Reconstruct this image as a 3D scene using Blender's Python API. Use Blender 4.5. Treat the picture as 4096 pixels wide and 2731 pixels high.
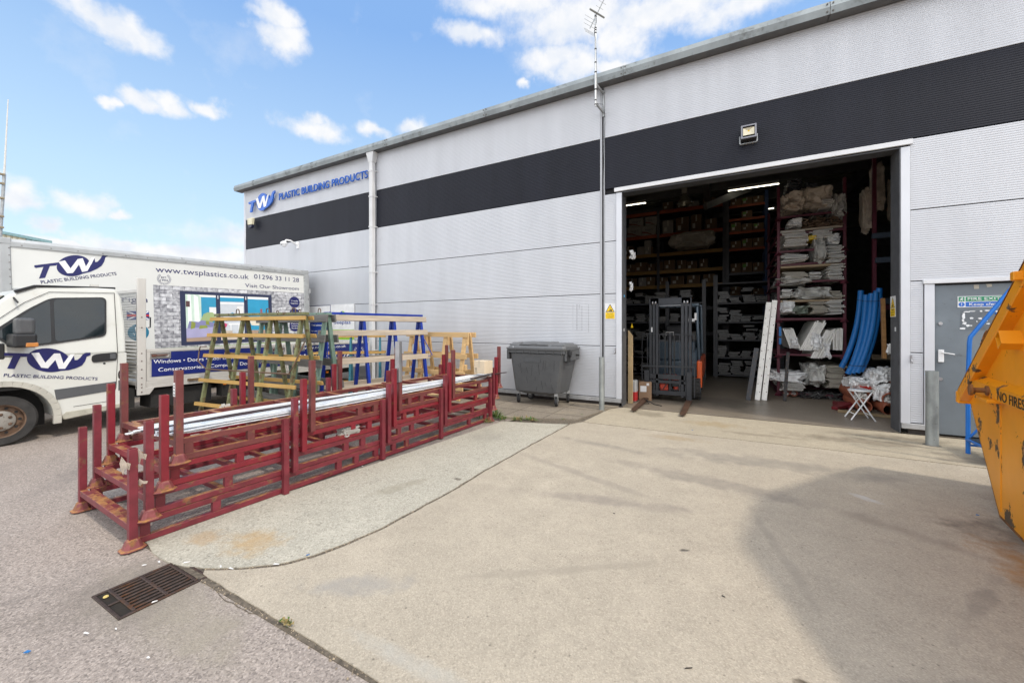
import bpy, bmesh, math, random
from mathutils import Vector, Matrix, Euler, noise as mnoise
random.seed(7)
R = math.radians
for o in list(bpy.data.objects): bpy.data.objects.remove(o)
scene = bpy.context.scene
COL = scene.collection
# ------------------------------------------------------------ camera
cam_d = bpy.data.cameras.new('camera'); cam = bpy.data.objects.new('camera', cam_d); COL.objects.link(cam)
cam.location = (0, 0, 1.5); cam.rotation_euler = (R(90), 0, R(28.42))
cam_d.lens = 14.0; cam_d.sensor_width = 36; cam_d.shift_y = -0.0133
cam_d.clip_start = 0.05; cam_d.clip_end = 1500
scene.camera = cam
# ------------------------------------------------------------ light
SUN = Vector((.745, -.175, 1.0)).normalized()
sl = bpy.data.lights.new('sun', 'SUN'); so = bpy.data.objects.new('sun', sl); COL.objects.link(so)
sl.energy = 1.05; sl.angle = R(3.2); sl.color = (1.0, .93, .82)
so.rotation_euler = SUN.to_track_quat('Z', 'Y').to_euler()
world = bpy.data.worlds.new('World'); scene.world = world; world.use_nodes = True
scene.view_settings.view_transform = 'Standard'; scene.view_settings.look = 'None'
scene.view_settings.gamma = 1; scene.view_settings.use_curve_mapping = False
scene.view_settings.exposure = 1.06
def sky():
    nt = world.node_tree; N = nt.nodes; L = nt.links; N.clear()
    out = N.new('ShaderNodeOutputWorld'); bg = N.new('ShaderNodeBackground'); bg.inputs[1].default_value = .15
    st = N.new('ShaderNodeTexSky'); st.sky_type = 'NISHITA'; st.sun_disc = False
    st.sun_elevation = math.asin(SUN.z); st.sun_rotation = math.atan2(SUN.x, SUN.y)
    st.air_density = 1.0; st.dust_density = .6; st.ozone_density = 1.6
    tc = N.new('ShaderNodeTexCoord')
    sep = N.new('ShaderNodeSeparateXYZ'); L.new(tc.outputs['Generated'], sep.inputs[0])
    def m(op, a, b=None):
        n = N.new('ShaderNodeMath'); n.operation = op
        for i, v in enumerate((a, b)):
            if v is None: continue
            if isinstance(v, (int, float)): n.inputs[i].default_value = v
            else: L.new(v, n.inputs[i])
        return n.outputs[0]
    az = m('ARCTAN2', sep.outputs[1], sep.outputs[0]); el = m('ARCSINE', sep.outputs[2])
    def nz(scale, det, rough=.55, vec=None):
        n = N.new('ShaderNodeTexNoise'); n.inputs['Scale'].default_value = scale; n.inputs['Detail'].default_value = det
        n.inputs['Roughness'].default_value = rough; L.new(vec or tc.outputs['Generated'], n.inputs['Vector']); return n
    d = nz(14, 5); ds = N.new('ShaderNodeSeparateColor'); L.new(d.outputs['Color'], ds.inputs[0])
    azd = m('ADD', az, m('MULTIPLY', m('SUBTRACT', ds.outputs[0], .5), .12))
    eld = m('ADD', el, m('MULTIPLY', m('SUBTRACT', ds.outputs[1], .5), .06))
    cmb = N.new('ShaderNodeCombineXYZ'); L.new(azd, cmb.inputs[0]); L.new(eld, cmb.inputs[1])
    blobs = [(2.885,0.498,0.040,0.022),(2.836,0.489,0.041,0.027),(2.864,0.490,0.033,0.023),(2.609,0.592,0.041,0.020),(2.589,0.561,0.051,0.028),(2.816,0.395,0.039,0.012),(2.858,0.383,0.014,0.008),(2.774,0.399,0.036,0.014),(2.717,0.412,0.030,0.013),(2.534,0.418,0.061,0.021),(2.529,0.437,0.031,0.014),(2.309,0.457,0.036,0.015),(2.404,0.430,0.039,0.014),(2.062,0.682,0.162,0.026),(1.911,0.653,0.194,0.046),(1.698,0.638,0.222,0.032),(1.547,0.607,0.108,0.024),(2.171,0.632,0.076,0.017),(1.964,0.592,0.091,0.033),(1.827,0.569,0.091,0.016),(1.806,0.611,0.080,0.048),(1.900,0.572,0.063,0.026),(2.030,0.551,0.020,0.009),(2.964,0.210,0.031,0.023),(2.951,0.199,0.023,0.012),(2.882,0.209,0.032,0.019),(2.836,0.204,0.017,0.007),(2.933,0.163,0.020,0.016),(2.783,0.148,0.131,0.019),(2.836,0.159,0.035,0.009),(2.703,0.142,0.098,0.015),(2.919,0.138,0.061,0.007),(2.547,0.185,0.187,0.028)]
    acc = None
    for a, e, ra, re in blobs:
        s = N.new('ShaderNodeVectorMath'); s.operation = 'SUBTRACT'; L.new(cmb.outputs[0], s.inputs[0]); s.inputs[1].default_value = (a, e, 0)
        q = N.new('ShaderNodeVectorMath'); q.operation = 'MULTIPLY'; L.new(s.outputs[0], q.inputs[0]); q.inputs[1].default_value = (.78/ra, .78/re, 0)
        ln = N.new('ShaderNodeVectorMath'); ln.operation = 'LENGTH'; L.new(q.outputs[0], ln.inputs[0])
        v = m('SUBTRACT', 1.0, ln.outputs['Value'])
        acc = v if acc is None else m('MAXIMUM', acc, v)
    fine = nz(26, 9, .62)
    dens = m('ADD', acc, m('MULTIPLY', m('SUBTRACT', fine.outputs[0], .5), 1.15))
    # thin general cloud elsewhere in the sky, outside the framed part
    mr = N.new('ShaderNodeMapRange'); mr.interpolation_type = 'SMOOTHSTEP'; L.new(dens, mr.inputs[0])
    mr.inputs[1].default_value = -.14; mr.inputs[2].default_value = .78
    wisp = nz(7, 7, .6); wr = N.new('ShaderNodeMapRange'); L.new(wisp.outputs[0], wr.inputs[0])
    wr.inputs[1].default_value = .58; wr.inputs[2].default_value = .8; wr.inputs[4].default_value = .28
    # bright cloud added out of view, beside and behind the viewer, for ambient fill
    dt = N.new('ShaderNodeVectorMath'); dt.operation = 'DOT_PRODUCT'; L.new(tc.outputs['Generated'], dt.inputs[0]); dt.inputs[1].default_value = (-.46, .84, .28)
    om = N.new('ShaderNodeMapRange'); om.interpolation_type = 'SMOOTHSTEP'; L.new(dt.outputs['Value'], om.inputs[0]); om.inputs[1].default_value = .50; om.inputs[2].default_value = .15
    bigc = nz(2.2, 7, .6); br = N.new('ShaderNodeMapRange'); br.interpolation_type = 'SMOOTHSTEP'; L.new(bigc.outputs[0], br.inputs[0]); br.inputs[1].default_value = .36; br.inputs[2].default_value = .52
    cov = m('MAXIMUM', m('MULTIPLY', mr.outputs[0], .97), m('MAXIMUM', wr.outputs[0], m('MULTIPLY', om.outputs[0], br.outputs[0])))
    # horizon lightening set by a colour ramp over elevation
    hz = N.new('ShaderNodeMapRange'); L.new(el, hz.inputs[0]); hz.inputs[1].default_value = 0.0; hz.inputs[2].default_value = .62
    ramp = N.new('ShaderNodeValToRGB'); L.new(hz.outputs[0], ramp.inputs[0])
    ramp.color_ramp.elements[0].color = (2.35, 2.85, 3.2, 1); ramp.color_ramp.elements[1].color = (.84, 1.55, 2.85, 1)
    e1 = ramp.color_ramp.elements.new(.45); e1.color = (1.75, 2.45, 3.15, 1)
    mixs = N.new('ShaderNodeMix'); mixs.data_type = 'RGBA'; mixs.inputs[0].default_value = .85
    L.new(st.outputs[0], mixs.inputs[6]); L.new(ramp.outputs[0], mixs.inputs[7])
    cl = N.new('ShaderNodeValToRGB'); L.new(nz(18, 6).outputs[0], cl.inputs[0])
    cl.color_ramp.elements[0].position = .35; cl.color_ramp.elements[0].color = (2.7, 2.85, 3.1, 1)
    cl.color_ramp.elements[1].position = .55; cl.color_ramp.elements[1].color = (3.2, 3.2, 3.22, 1)
    mx = N.new('ShaderNodeMix'); mx.data_type = 'RGBA'; L.new(cov, mx.inputs[0])
    gl = N.new('ShaderNodeVectorMath'); gl.operation = 'SCALE'; L.new(cl.outputs[0], gl.inputs[0]); L.new(m('ADD', 1.0, m('MULTIPLY', om.outputs[0], 1.25)), gl.inputs['Scale'])  # extra brightness for the added cloud out of view
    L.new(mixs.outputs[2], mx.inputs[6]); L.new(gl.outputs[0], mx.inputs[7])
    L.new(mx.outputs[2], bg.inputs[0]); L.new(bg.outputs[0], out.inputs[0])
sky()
# ------------------------------------------------------------ materials
MATS = {}
def mat(name, col, rough=.5, metal=0., var=.12, vs=6., bump=0., bs=40., rust=None, rs=5., rt=.6, rw=.05, spec=.5, coat=0., alpha=1., trans=0., emit=None, es=0., vz=1.0, rust2=None, grit=0., gs=120., toprust=0.):
    if name in MATS: return MATS[name]
    m = bpy.data.materials.new(name); m.use_nodes = True; MATS[name] = m
    nt = m.node_tree; N = nt.nodes; L = nt.links
    b = N['Principled BSDF']
    b.inputs['Roughness'].default_value = rough; b.inputs['Metallic'].default_value = metal
    b.inputs['Specular IOR Level'].default_value = spec; b.inputs['Coat Weight'].default_value = coat
    b.inputs['Alpha'].default_value = alpha; b.inputs['Transmission Weight'].default_value = trans
    if emit: b.inputs['Emission Color'].default_value = (*emit, 1); b.inputs['Emission Strength'].default_value = es
    tc = N.new('ShaderNodeTexCoord'); oi = N.new('ShaderNodeObjectInfo')
    mp = N.new('ShaderNodeVectorMath'); mp.operation = 'MULTIPLY_ADD'
    L.new(oi.outputs['Random'], mp.inputs[0]); mp.inputs[1].default_value = (37, 17, 23); L.new(tc.outputs['Object'], mp.inputs[2])
    vec = mp.outputs[0]
    if vz != 1.0:
        sc = N.new('ShaderNodeVectorMath'); sc.operation = 'MULTIPLY'; L.new(vec, sc.inputs[0]); sc.inputs[1].default_value = (1, 1, vz); vecv = sc.outputs[0]
    else: vecv = vec
    def nz(s, d=4, v=None, r=.55):
        n = N.new('ShaderNodeTexNoise'); n.inputs['Scale'].default_value = s; n.inputs['Detail'].default_value = d; n.inputs['Roughness'].default_value = r; L.new(v or vec, n.inputs['Vector']); return n.outputs[0]
    def mr(v, a, b_, c=0., d=1.):
        n = N.new('ShaderNodeMapRange'); L.new(v, n.inputs[0]); n.inputs[1].default_value = a; n.inputs[2].default_value = b_; n.inputs[3].default_value = c; n.inputs[4].default_value = d; return n.outputs[0]
    def mixc(f, a, c):
        n = N.new('ShaderNodeMix'); n.data_type = 'RGBA'
        if isinstance(f, float): n.inputs[0].default_value = f
        else: L.new(f, n.inputs[0])
        for i, v in ((6, a), (7, c)):
            if isinstance(v, tuple): n.inputs[i].default_value = (*v[:3], 1)
            else: L.new(v, n.inputs[i])
        return n.outputs[2]
    lo = tuple(max(0, c*(1-var)) for c in col); hi = tuple(min(1, c*(1+var)) for c in col)
    c = mixc(mr(nz(vs, 5, vecv), .3, .7), lo, hi)
    if grit:
        g = nz(gs, 3); c2 = N.new('ShaderNodeMix'); c2.data_type = 'RGBA'; c2.blend_type = 'MULTIPLY'; c2.inputs[0].default_value = 1.
        L.new(c, c2.inputs[6]); gg = N.new('ShaderNodeCombineColor'); gv = mr(g, .3, .7, 1-grit, 1+grit)
        for i in range(3): L.new(gv, gg.inputs[i])
        L.new(gg.outputs[0], c2.inputs[7]); c = c2.outputs[2]
    if rust:
        f = mr(nz(rs, 8, None, .65), rt, rt+rw)
        rc = mixc(mr(nz(rs*4, 4), .35, .65), rust, rust2 or tuple(x*.5 for x in rust))
        c = mixc(f, c, rc)
        L.new(mr(f, 0, 1, rough, .85), b.inputs['Roughness'])
    if toprust:
        ge = N.new('ShaderNodeNewGeometry'); sx = N.new('ShaderNodeSeparateXYZ'); L.new(ge.outputs['Normal'], sx.inputs[0])
        tp = mr(sx.outputs[2], .6, .95); tf = N.new('ShaderNodeMath'); tf.operation = 'MULTIPLY'; L.new(tp, tf.inputs[0]); L.new(mr(nz(7, 6, None, .7), .5-toprust*.2, .62-toprust*.2), tf.inputs[1])
        c = mixc(tf.outputs[0], c, mixc(mr(nz(30, 3), .35, .65), (.42,.20,.06), (.24,.10,.05)))
    L.new(c, b.inputs['Base Color'])
    if bump:
        bp = N.new('ShaderNodeBump'); bp.inputs['Strength'].default_value = bump; bp.inputs['Distance'].default_value = .01
        L.new(nz(bs, 5), bp.inputs['Height']); L.new(bp.outputs[0], b.inputs['Normal'])
    return m
# ------------------------------------------------------------ mesh helpers
class MB:
    def __init__(s): s.v = []; s.f = []
    def add(s, vs, fs):
        k = len(s.v); s.v += [tuple(v) for v in vs]; s.f += [tuple(i+k for i in f) for f in fs]; return s
    def box(s, x0, x1, y0, y1, z0, z1, T=None):
        vs = [Vector((x, y, z)) for x in (x0, x1) for y in (y0, y1) for z in (z0, z1)]
        if T is not None: vs = [T @ v for v in vs]
        return s.add(vs, [(0,1,3,2),(4,6,7,5),(0,4,5,1),(2,3,7,6),(0,2,6,4),(1,5,7,3)])
    def bar(s, p0, p1, w, h, up=(0,0,1)):
        p0 = Vector(p0); p1 = Vector(p1); d = (p1-p0).normalized(); u = Vector(up)
        a = d.cross(u)
        if a.length < 1e-4: a = d.cross(Vector((1,0,0)))
        a.normalize(); b = a.cross(d).normalized()
        vs = []
        for p in (p0, p1):
            for i, j in ((-1,-1),(1,-1),(1,1),(-1,1)): vs.append(p + a*(i*w/2) + b*(j*h/2))
        return s.add(vs, [(0,3,2,1),(4,5,6,7),(0,1,5,4),(1,2,6,5),(2,3,7,6),(3,0,4,7)])
    def htube(s, p0, p1, w, h, t, up=(0,0,1)):      # hollow rectangular tube
        p0 = Vector(p0); p1 = Vector(p1); d = (p1-p0).normalized(); u = Vector(up); a = d.cross(u)
        if a.length < 1e-4: a = d.cross(Vector((0,1,0)))
        a.normalize(); b = a.cross(d).normalized(); vs = []
        for p in (p0, p1):
            for q in (0, t):
                for i, j in ((-1,-1),(1,-1),(1,1),(-1,1)): vs.append(p + a*(i*(w/2-q)) + b*(j*(h/2-q)))
        fs = []
        for k in range(4):
            n = (k+1) % 4
            fs += [(k, n, 8+n, 8+k), (4+n, 4+k, 12+k, 12+n), (k, 4+k, 4+n, n), (8+k, 8+n, 12+n, 12+k)]
        return s.add(vs, fs)
    def tube(s, pts, r, n=10, cap=True):
        pts = [Vector(p) for p in pts]; m = len(pts); rr = r if isinstance(r, (list, tuple)) else [r]*m
        vs = []; prev = None
        for i, p in enumerate(pts):
            d = (pts[min(i+1, m-1)] - pts[max(i-1, 0)]).normalized()
            if prev is None:
                a = d.cross(Vector((0,0,1)))
                if a.length < .05: a = d.cross(Vector((1,0,0)))
            else: a = prev - d*prev.dot(d)
            a.normalize(); prev = a; b = d.cross(a)
            for k in range(n):
                t = 2*math.pi*k/n; vs.append(p + (a*math.cos(t)+b*math.sin(t))*rr[i])
        fs = [(i*n+k, i*n+(k+1)%n, (i+1)*n+(k+1)%n, (i+1)*n+k) for i in range(m-1) for k in range(n)]
        if cap: fs += [tuple(range(n))[::-1], tuple((m-1)*n+k for k in range(n))]
        return s.add(vs, fs)
    def lathe(s, prof, c=(0,0,0), axis='z', n=24, cap=True):
        vs = []; c = Vector(c)
        for r, h in prof:
            for k in range(n):
                t = 2*math.pi*k/n; a, b = r*math.cos(t), r*math.sin(t)
                vs.append(c + (Vector((a, b, h)) if axis == 'z' else Vector((h, a, b)) if axis == 'x' else Vector((b, h, a))))
        m = len(prof); fs = [(i*n+k, i*n+(k+1)%n, (i+1)*n+(k+1)%n, (i+1)*n+k) for i in range(m-1) for k in range(n)]
        if cap: fs += [tuple(range(n))[::-1], tuple((m-1)*n+k for k in range(n))]
        return s.add(vs, fs)
    def prism(s, pts, O, U, V, t):                 # 2D outline on plane O,U,V, extruded by t along U x V
        O, U, V = Vector(O), Vector(U), Vector(V); Nn = U.cross(V).normalized(); n = len(pts)
        ar = sum(pts[i][0]*pts[(i+1) % n][1]-pts[(i+1) % n][0]*pts[i][1] for i in range(n))
        if ar < 0: pts = pts[::-1]
        f = [O + U*a + V*b + Nn*t for a, b in pts]; k = [O + U*a + V*b for a, b in pts]
        return s.add(f+k, [tuple(range(n)), tuple(range(2*n-1, n-1, -1))] + [(i, n+i, n+(i+1)%n, (i+1)%n) for i in range(n)])
    def build(s, name, m, parent=None, bevel=0, smooth=False, loc=None, rot=None, seg=1):
        me = bpy.data.meshes.new(name); me.from_pydata(s.v, [], s.f); me.materials.append(m)
        if smooth:
            for p in me.polygons: p.use_smooth = True
        me.update()
        o = bpy.data.objects.new(name, me); COL.objects.link(o)
        if smooth and smooth != 'all':
            bm = bmesh.new(); bm.from_mesh(me); bmesh.ops.recalc_face_normals(bm, faces=bm.faces)
            for e in bm.edges:
                if len(e.link_faces) == 2 and e.calc_face_angle(0) > .7: e.smooth = False
            bm.to_mesh(me); bm.free()
        else:
            bm = bmesh.new(); bm.from_mesh(me); bmesh.ops.recalc_face_normals(bm, faces=bm.faces); bm.to_mesh(me); bm.free()
        if loc is not None: o.location = loc
        if rot is not None: o.rotation_euler = rot
        if parent: o.parent = parent
        if bevel:
            bv = o.modifiers.new('bevel', 'BEVEL'); bv.width = bevel; bv.segments = seg; bv.limit_method = 'ANGLE'; bv.angle_limit = R(35)
        return o
def tag(o, label=None, cat=None, group=None, kind=None):
    if label: o['label'] = label
    if cat: o['category'] = cat
    if group: o['group'] = group
    if kind: o['kind'] = kind
    return o
def thing(name, label, cat, loc=(0,0,0), rz=0, group=None):
    o = bpy.data.objects.new(name, None); COL.objects.link(o); o.empty_display_size = .2
    o.location = loc; o.rotation_euler = (0, 0, rz); return tag(o, label, cat, group)
def copy_tree(o, parent=None):
    c = o.copy(); COL.objects.link(c)
    if parent: c.parent = parent
    for ch in list(o.children): copy_tree(ch, c)
    return c
WALLROT = (R(90), 0, 0)            # lettering on the facade, read from -Y
SIDEROT = (R(90), 0, R(90))        # lettering on vehicle sides, read from +X
def text(name, body, m, parent, loc, rot, W=None, Hh=None, off=0., ext=.0008, align='LEFT', tilt=0., slant=0.):
    cu = bpy.data.curves.new(name, 'FONT'); cu.body = body; cu.size = 1; cu.offset = off; cu.extrude = 0; cu.resolution_u = 3; cu.shear = slant
    t = bpy.data.objects.new('tmp', cu); COL.objects.link(t)
    dg = bpy.context.evaluated_depsgraph_get(); me = bpy.data.meshes.new_from_object(t.evaluated_get(dg))
    bpy.data.objects.remove(t)
    xs = [v.co.x for v in me.vertices]; ys = [v.co.y for v in me.vertices]
    x0, x1 = min(xs), max(xs); sy = (Hh/.729) if Hh else None     # cap height of the font ~ .729
    sx = (W/(x1-x0)) if W else sy
    if sy is None: sy = sx
    sh = {'LEFT': x0, 'CENTER': (x0+x1)/2, 'RIGHT': x1}[align]
    for v in me.vertices: v.co = ((v.co.x-sh)*sx, v.co.y*sy, 0)
    if ext > .0005:
        bm = bmesh.new(); bm.from_mesh(me)
        r = bmesh.ops.extrude_face_region(bm, geom=bm.faces[:])
        bmesh.ops.translate(bm, vec=(0, 0, ext), verts=[g for g in r['geom'] if isinstance(g, bmesh.types.BMVert)])
        bmesh.ops.recalc_face_normals(bm, faces=bm.faces); bm.to_mesh(me); bm.free()
    me.materials.clear(); me.materials.append(m)
    o = bpy.data.objects.new(name, me); COL.objects.link(o); o.location = loc
    e = Euler(rot).to_matrix() @ Matrix.Rotation(tilt, 3, 'Z'); o.rotation_euler = e.to_euler()
    if parent: o.parent = parent
    return o
def bag(name, x0, x1, y0, y1, z0, z1, m, parent=None, seed=0, amp=.22, droop=0., det=3):
    """crumpled film or bag: a box shaped grid pushed about by noise"""
    bm = bmesh.new(); bmesh.ops.create_icosphere(bm, subdivisions=4, radius=1)
    cx, cy, cz = (x0+x1)/2, (y0+y1)/2, (z0+z1)/2; sx, sy, sz = (x1-x0)/2, (y1-y0)/2, (z1-z0)/2
    s = Vector((seed*3.1, seed*7.7, seed*1.3))
    for v in bm.verts:
        p = v.co.copy(); q = Vector([math.copysign(abs(c)**.55, c) for c in p])
        q = Vector([max(-1, min(1, c*1.05)) for c in q])
        n = mnoise.noise(p*1.6+s)*amp*1.4 + mnoise.noise(p*4+s*2)*amp*.8
        rd = abs(mnoise.noise(p*7+s*3))*amp*.9
        q = q*(1+n-rd)
        if droop and q.z < 0: q.z -= droop*max(0, mnoise.noise(Vector((p.x*3, 0, 0))+s))*2
        v.co = (cx+q.x*sx, cy+q.y*sy, cz+q.z*sz)
    me = bpy.data.meshes.new(name); bm.to_mesh(me); bm.free(); me.materials.append(m)
    o = bpy.data.objects.new(name, me); COL.objects.link(o)
    if parent: o.parent = parent
    return o
# ============================================================ ground
def ground_mat(name, base, spk, stains, kind):
    m = bpy.data.materials.new(name); m.use_nodes = True; nt = m.node_tree; N = nt.nodes; L = nt.links; b = N['Principled BSDF']
    b.inputs['Roughness'].default_value = .9; b.inputs['Specular IOR Level'].default_value = .25
    tc = N.new('ShaderNodeTexCoord'); V = tc.outputs['Object']
    def nz(s, d=4, r=.55, v=None):
        n = N.new('ShaderNodeTexNoise'); n.inputs['Scale'].default_value = s; n.inputs['Detail'].default_value = d; n.inputs['Roughness'].default_value = r; L.new(v or V, n.inputs['Vector']); return n.outputs[0]
    def mr(v, a, b_, c=0., d=1., sm=False):
        n = N.new('ShaderNodeMapRange'); L.new(v, n.inputs[0])
        if sm: n.interpolation_type = 'SMOOTHSTEP'
        for i, q in enumerate((a, b_, c, d)): n.inputs[i+1].default_value = q
        return n.outputs[0]
    def mixc(f, a, c, bl='MIX'):
        n = N.new('ShaderNodeMix'); n.data_type = 'RGBA'; n.blend_type = bl
        if isinstance(f, float): n.inputs[0].default_value = f
        else: L.new(f, n.inputs[0])
        for i, v in ((6, a), (7, c)):
            if isinstance(v, tuple): n.inputs[i].default_value = (*v[:3], 1)
            else: L.new(v, n.inputs[i])
        return n.outputs[2]
    def mul(a, k):
        n = N.new('ShaderNodeMath'); n.operation = 'MULTIPLY'; L.new(a, n.inputs[0])
        if isinstance(k, float): n.inputs[1].default_value = k
        else: L.new(k, n.inputs[1])
        return n.outputs[0]
    c = mixc(mr(nz(.9, 6), .35, .65), tuple(x*.90 for x in base), tuple(min(1, x*1.08) for x in base))
    c = mixc(mr(nz(5, 6, .65), .3, .7), c, tuple(x*.86 for x in base)) if kind != 'asphalt' else c
    c = mixc(mul(mr(nz(3.1, 7, .7), .4, .68), .55 if kind == 'slab' else .3), c, tuple(x*.72 for x in base))
    # aggregate
    vo = N.new('ShaderNodeTexVoronoi'); vo.inputs['Scale'].default_value = spk[0]; L.new(V, vo.inputs['Vector'])
    sp = N.new('ShaderNodeSeparateColor'); L.new(vo.outputs['Color'], sp.inputs[0])
    c = mixc(mul(mr(sp.outputs[0], .5, 1.), spk[1]), c, tuple(min(1, x*1.55) for x in base))
    c = mixc(mul(mr(sp.outputs[1], .6, 1.), spk[2]), c, tuple(x*.4 for x in base))
    c = mixc(mul(mr(nz(spk[0]*.35, 3), .58, .7), spk[3]), c, tuple(x*.35 for x in base))
    # pits and dark specks
    v2 = N.new('ShaderNodeTexVoronoi'); v2.inputs['Scale'].default_value = 20 if kind != 'strip' else 34; L.new(V, v2.inputs['Vector'])
    pit = mr(v2.outputs['Distance'], .17, .06) if kind != 'strip' else mr(v2.outputs['Distance'], .22, .08)
    c = mixc(mul(mul(pit, mr(nz(14, 3), .5, .6)), .75), c, tuple(x*.3 for x in base))
    for (x, y, rx, ry, rot, col, st, nsc) in stains:
        mp = N.new('ShaderNodeMapping'); mp.vector_type = 'TEXTURE'; L.new(V, mp.inputs[0])
        mp.inputs['Location'].default_value = (x, y, 0); mp.inputs['Rotation'].default_value = (0, 0, R(rot)); mp.inputs['Scale'].default_value = (rx, ry, 1000)
        ln = N.new('ShaderNodeVectorMath'); ln.operation = 'LENGTH'; L.new(mp.outputs[0], ln.inputs[0])
        a = N.new('ShaderNodeMath'); a.operation = 'ADD'; L.new(ln.outputs['Value'], a.inputs[0])
        L.new(mr(nz(nsc, 7, .65), .25, .75, .55, -.55), a.inputs[1])
        c = mixc(mul(mul(mr(a.outputs[0], 1.05, .30, 0, 1, True), min(1., st*1.3)), mr(nz(nsc*2.6, 5), .25, .6, .45, 1.)), c, col)
    L.new(c, b.inputs['Base Color'])
    bp = N.new('ShaderNodeBump'); bp.inputs['Strength'].default_value = .5 if kind == 'asphalt' else .28; bp.inputs['Distance'].default_value = .006
    L.new(mr(nz(spk[0]*.8, 3), .3, .7), bp.inputs['Height']); L.new(bp.outputs[0], b.inputs['Normal'])
    return m
RUST = (.36, .19, .07); DIRT = (.13, .105, .08); OIL = (.05, .045, .04)
m_asph = ground_mat('asphalt', (.33, .278, .238), (105., .65, .65, .5), [(-2.6, 1.0, .9, .25, 0, (.30, .26, .2), .6, 3), (-3.0, 1.0, .5, .45, 10, (.2,.17,.14), .5, 4), (-3.4, 3.3, .6, 2.4, 2, (.10, .09, .085), .5, 2), (-6, 3, 2.5, 2, 0, (.19, .165, .15), .5, 1.5)], 'asphalt')
m_conc = ground_mat('forecourt_concrete', (.455, .392, .302), (150., .28, .28, .3), [
    (2.1, 4.1, .7, .8, 10, (.12, .10, .08), .6, 2.5), (1.75, 3.6, .35, .5, 20, RUST, .65, 5), (2.2, 3.0, .8, .9, 0, (.13, .10, .07), .7, 3),
    (1.2, 3.9, .6, .12, -30, (.27, .23, .18), .5, 3), (.9, 2.3, .8, .10, 25, (.27, .23, .19), .5, 3), (1.6, 1.9, .6, .4, 0, (.23, .19, .15), .4, 3), (1.2, 3.1, .5, .06, 60, (.24, .21, .17), .5, 4), (-.9, 2.3, .9, .05, 35, (.31, .27, .21), .5, 3), (-1.3, 3.9, 1.2, .07, -20, (.30, .26, .21), .5, 3), (.3, 3.2, .05, 1.0, 12, (.32, .28, .22), .5, 3),
    (.28, 2.05, .045, .025, 0, (.08, .06, .04), .9, 9), (-.25, 2.9, .05, .02, 30, OIL, .8, 8), (-.95, 3.4, .9, .12, 12, (.25, .215, .18), .5, 3),
    (-.1, 4.3, 1.1, .2, -8, (.24, .21, .175), .5, 2.5), (.4, 5.2, 1.5, .25, 4, (.24, .215, .18), .5, 2.5), (-1.4, 5.0, .7, .1, -10, (.24, .215, .18), .5, 4),
    (-1.2, 1.35, .5, .06, 0, (.42, .40, .35), .4, 6), (.62, 1.28, .03, .05, 0, (.35, .05, .05), .8, 14), (.2, 1.2, .03, .05, 30, (.35, .05, .05), .7, 14),
    (1.05, 4.55, .16, .05, -40, (.5, .48, .44), .7, 7), (-1.9, 1.6, .4, .12, 30, (.30, .28, .25), .5, 5), (-.6, 5.8, .5, .15, 0, (.33, .24, .13), .4, 4)], 'slab')
m_apron = ground_mat('apron_concrete', (.45, .385, .285), (150., .28, .28, .35), [(-.2, 6.9, .5, .25, 0, (.34, .25, .13), .45, 4), (1.5, 6.8, 1.0, .2, 4, (.2, .165, .12), .6, 4), (2.0, 7.2, .8, .2, 0, (.18, .15, .11), .6, 4), (.4, 6.5, .6, .1, 0, (.22, .18, .13), .5, 4), (-1.2, 7.2, .4, .3, 0, (.20, .17, .12), .5, 4), (2.6, 6.4, .6, .3, 0, (.19, .16, .12), .6, 4)], 'slab')
m_strip = ground_mat('strip_concrete', (.45, .415, .335), (110., .4, .4, .5), [(-2.9, 1.6, .25, .2, 0, (.42, .27, .11), .5, 6), (-2.7, 2.8, .4, .1, 70, (.3, .27, .2), .5, 5), (-2.33, 3.2, .05, .03, 0, (.1, .08, .06), .8, 9), (-2.9, 4.6, .3, .5, 0, (.28, .26, .21), .4, 4), (-3.25, 1.45, .2, .12, 0, (.4, .27, .14), .5, 8)], 'strip')
m_pave = ground_mat('paving', (.255, .215, .165), (110., .4, .4, .4), [(-3.2, 6.9, .7, .3, 0, (.14, .115, .09), .6, 3), (-2.2, 7.3, .5, .15, 0, (.13, .11, .085), .6, 4), (-2.5, 6.5, .3, .15, 30, (.3, .25, .18), .4, 5)], 'slab')
m_joint = mat('joint_dirt', (.12, .097, .07), .95, var=.5, vs=30)
def sheet(name, pts, z, m, t=None, jit=0., z0=0.):
    if jit:
        q = []
        for i, p in enumerate(pts):
            n = pts[(i+1) % len(pts)]; d = math.dist(p, n); k = max(1, int(d/.06)) if d < 12 else 1
            for j in range(k):
                f = j/k; x, y = p[0]+(n[0]-p[0])*f, p[1]+(n[1]-p[1])*f
                w = mnoise.noise(Vector((x*6, y*6, 3)))*jit + mnoise.noise(Vector((x*25, y*25, 5)))*jit*.7
                q.append((x+w, y+mnoise.noise(Vector((x*9, y*9, 8)))*jit))
        pts = q
    b = MB()
    b.prism(pts, (0, 0, z0), (1, 0, 0), (0, 1, 0), z-z0)
    return tag(b.build(name, m), kind='structure')
b = MB(); b.add([(-300,-300,0),(300,-300,0),(300,300,0),(-300,300,0)], [(0,1,2,3)]); tag(b.build('asphalt_ground', m_asph), kind='structure')
right = [(-2.83,1.255),(-2.63,1.371),(-2.47,1.494),(-2.36,1.66),(-2.29,1.89),(-2.245,2.17),(-2.225,2.48),(-2.205,3.04),(-2.215,3.52),(-2.195,4.38),(-2.14,5.84),(-2.03,6.075)]
fore = [(-2.80,1.232),(-2.34,1.225),(-1.8,1.22),(-1.29,1.212),(9,1.19),(14,1.19),(14,6.13),(2.4,6.10),(1.09,6.13),(-.38,6.08)] + right[::-1]
sheet('forecourt', fore, .010, m_conc, jit=.007)
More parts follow.
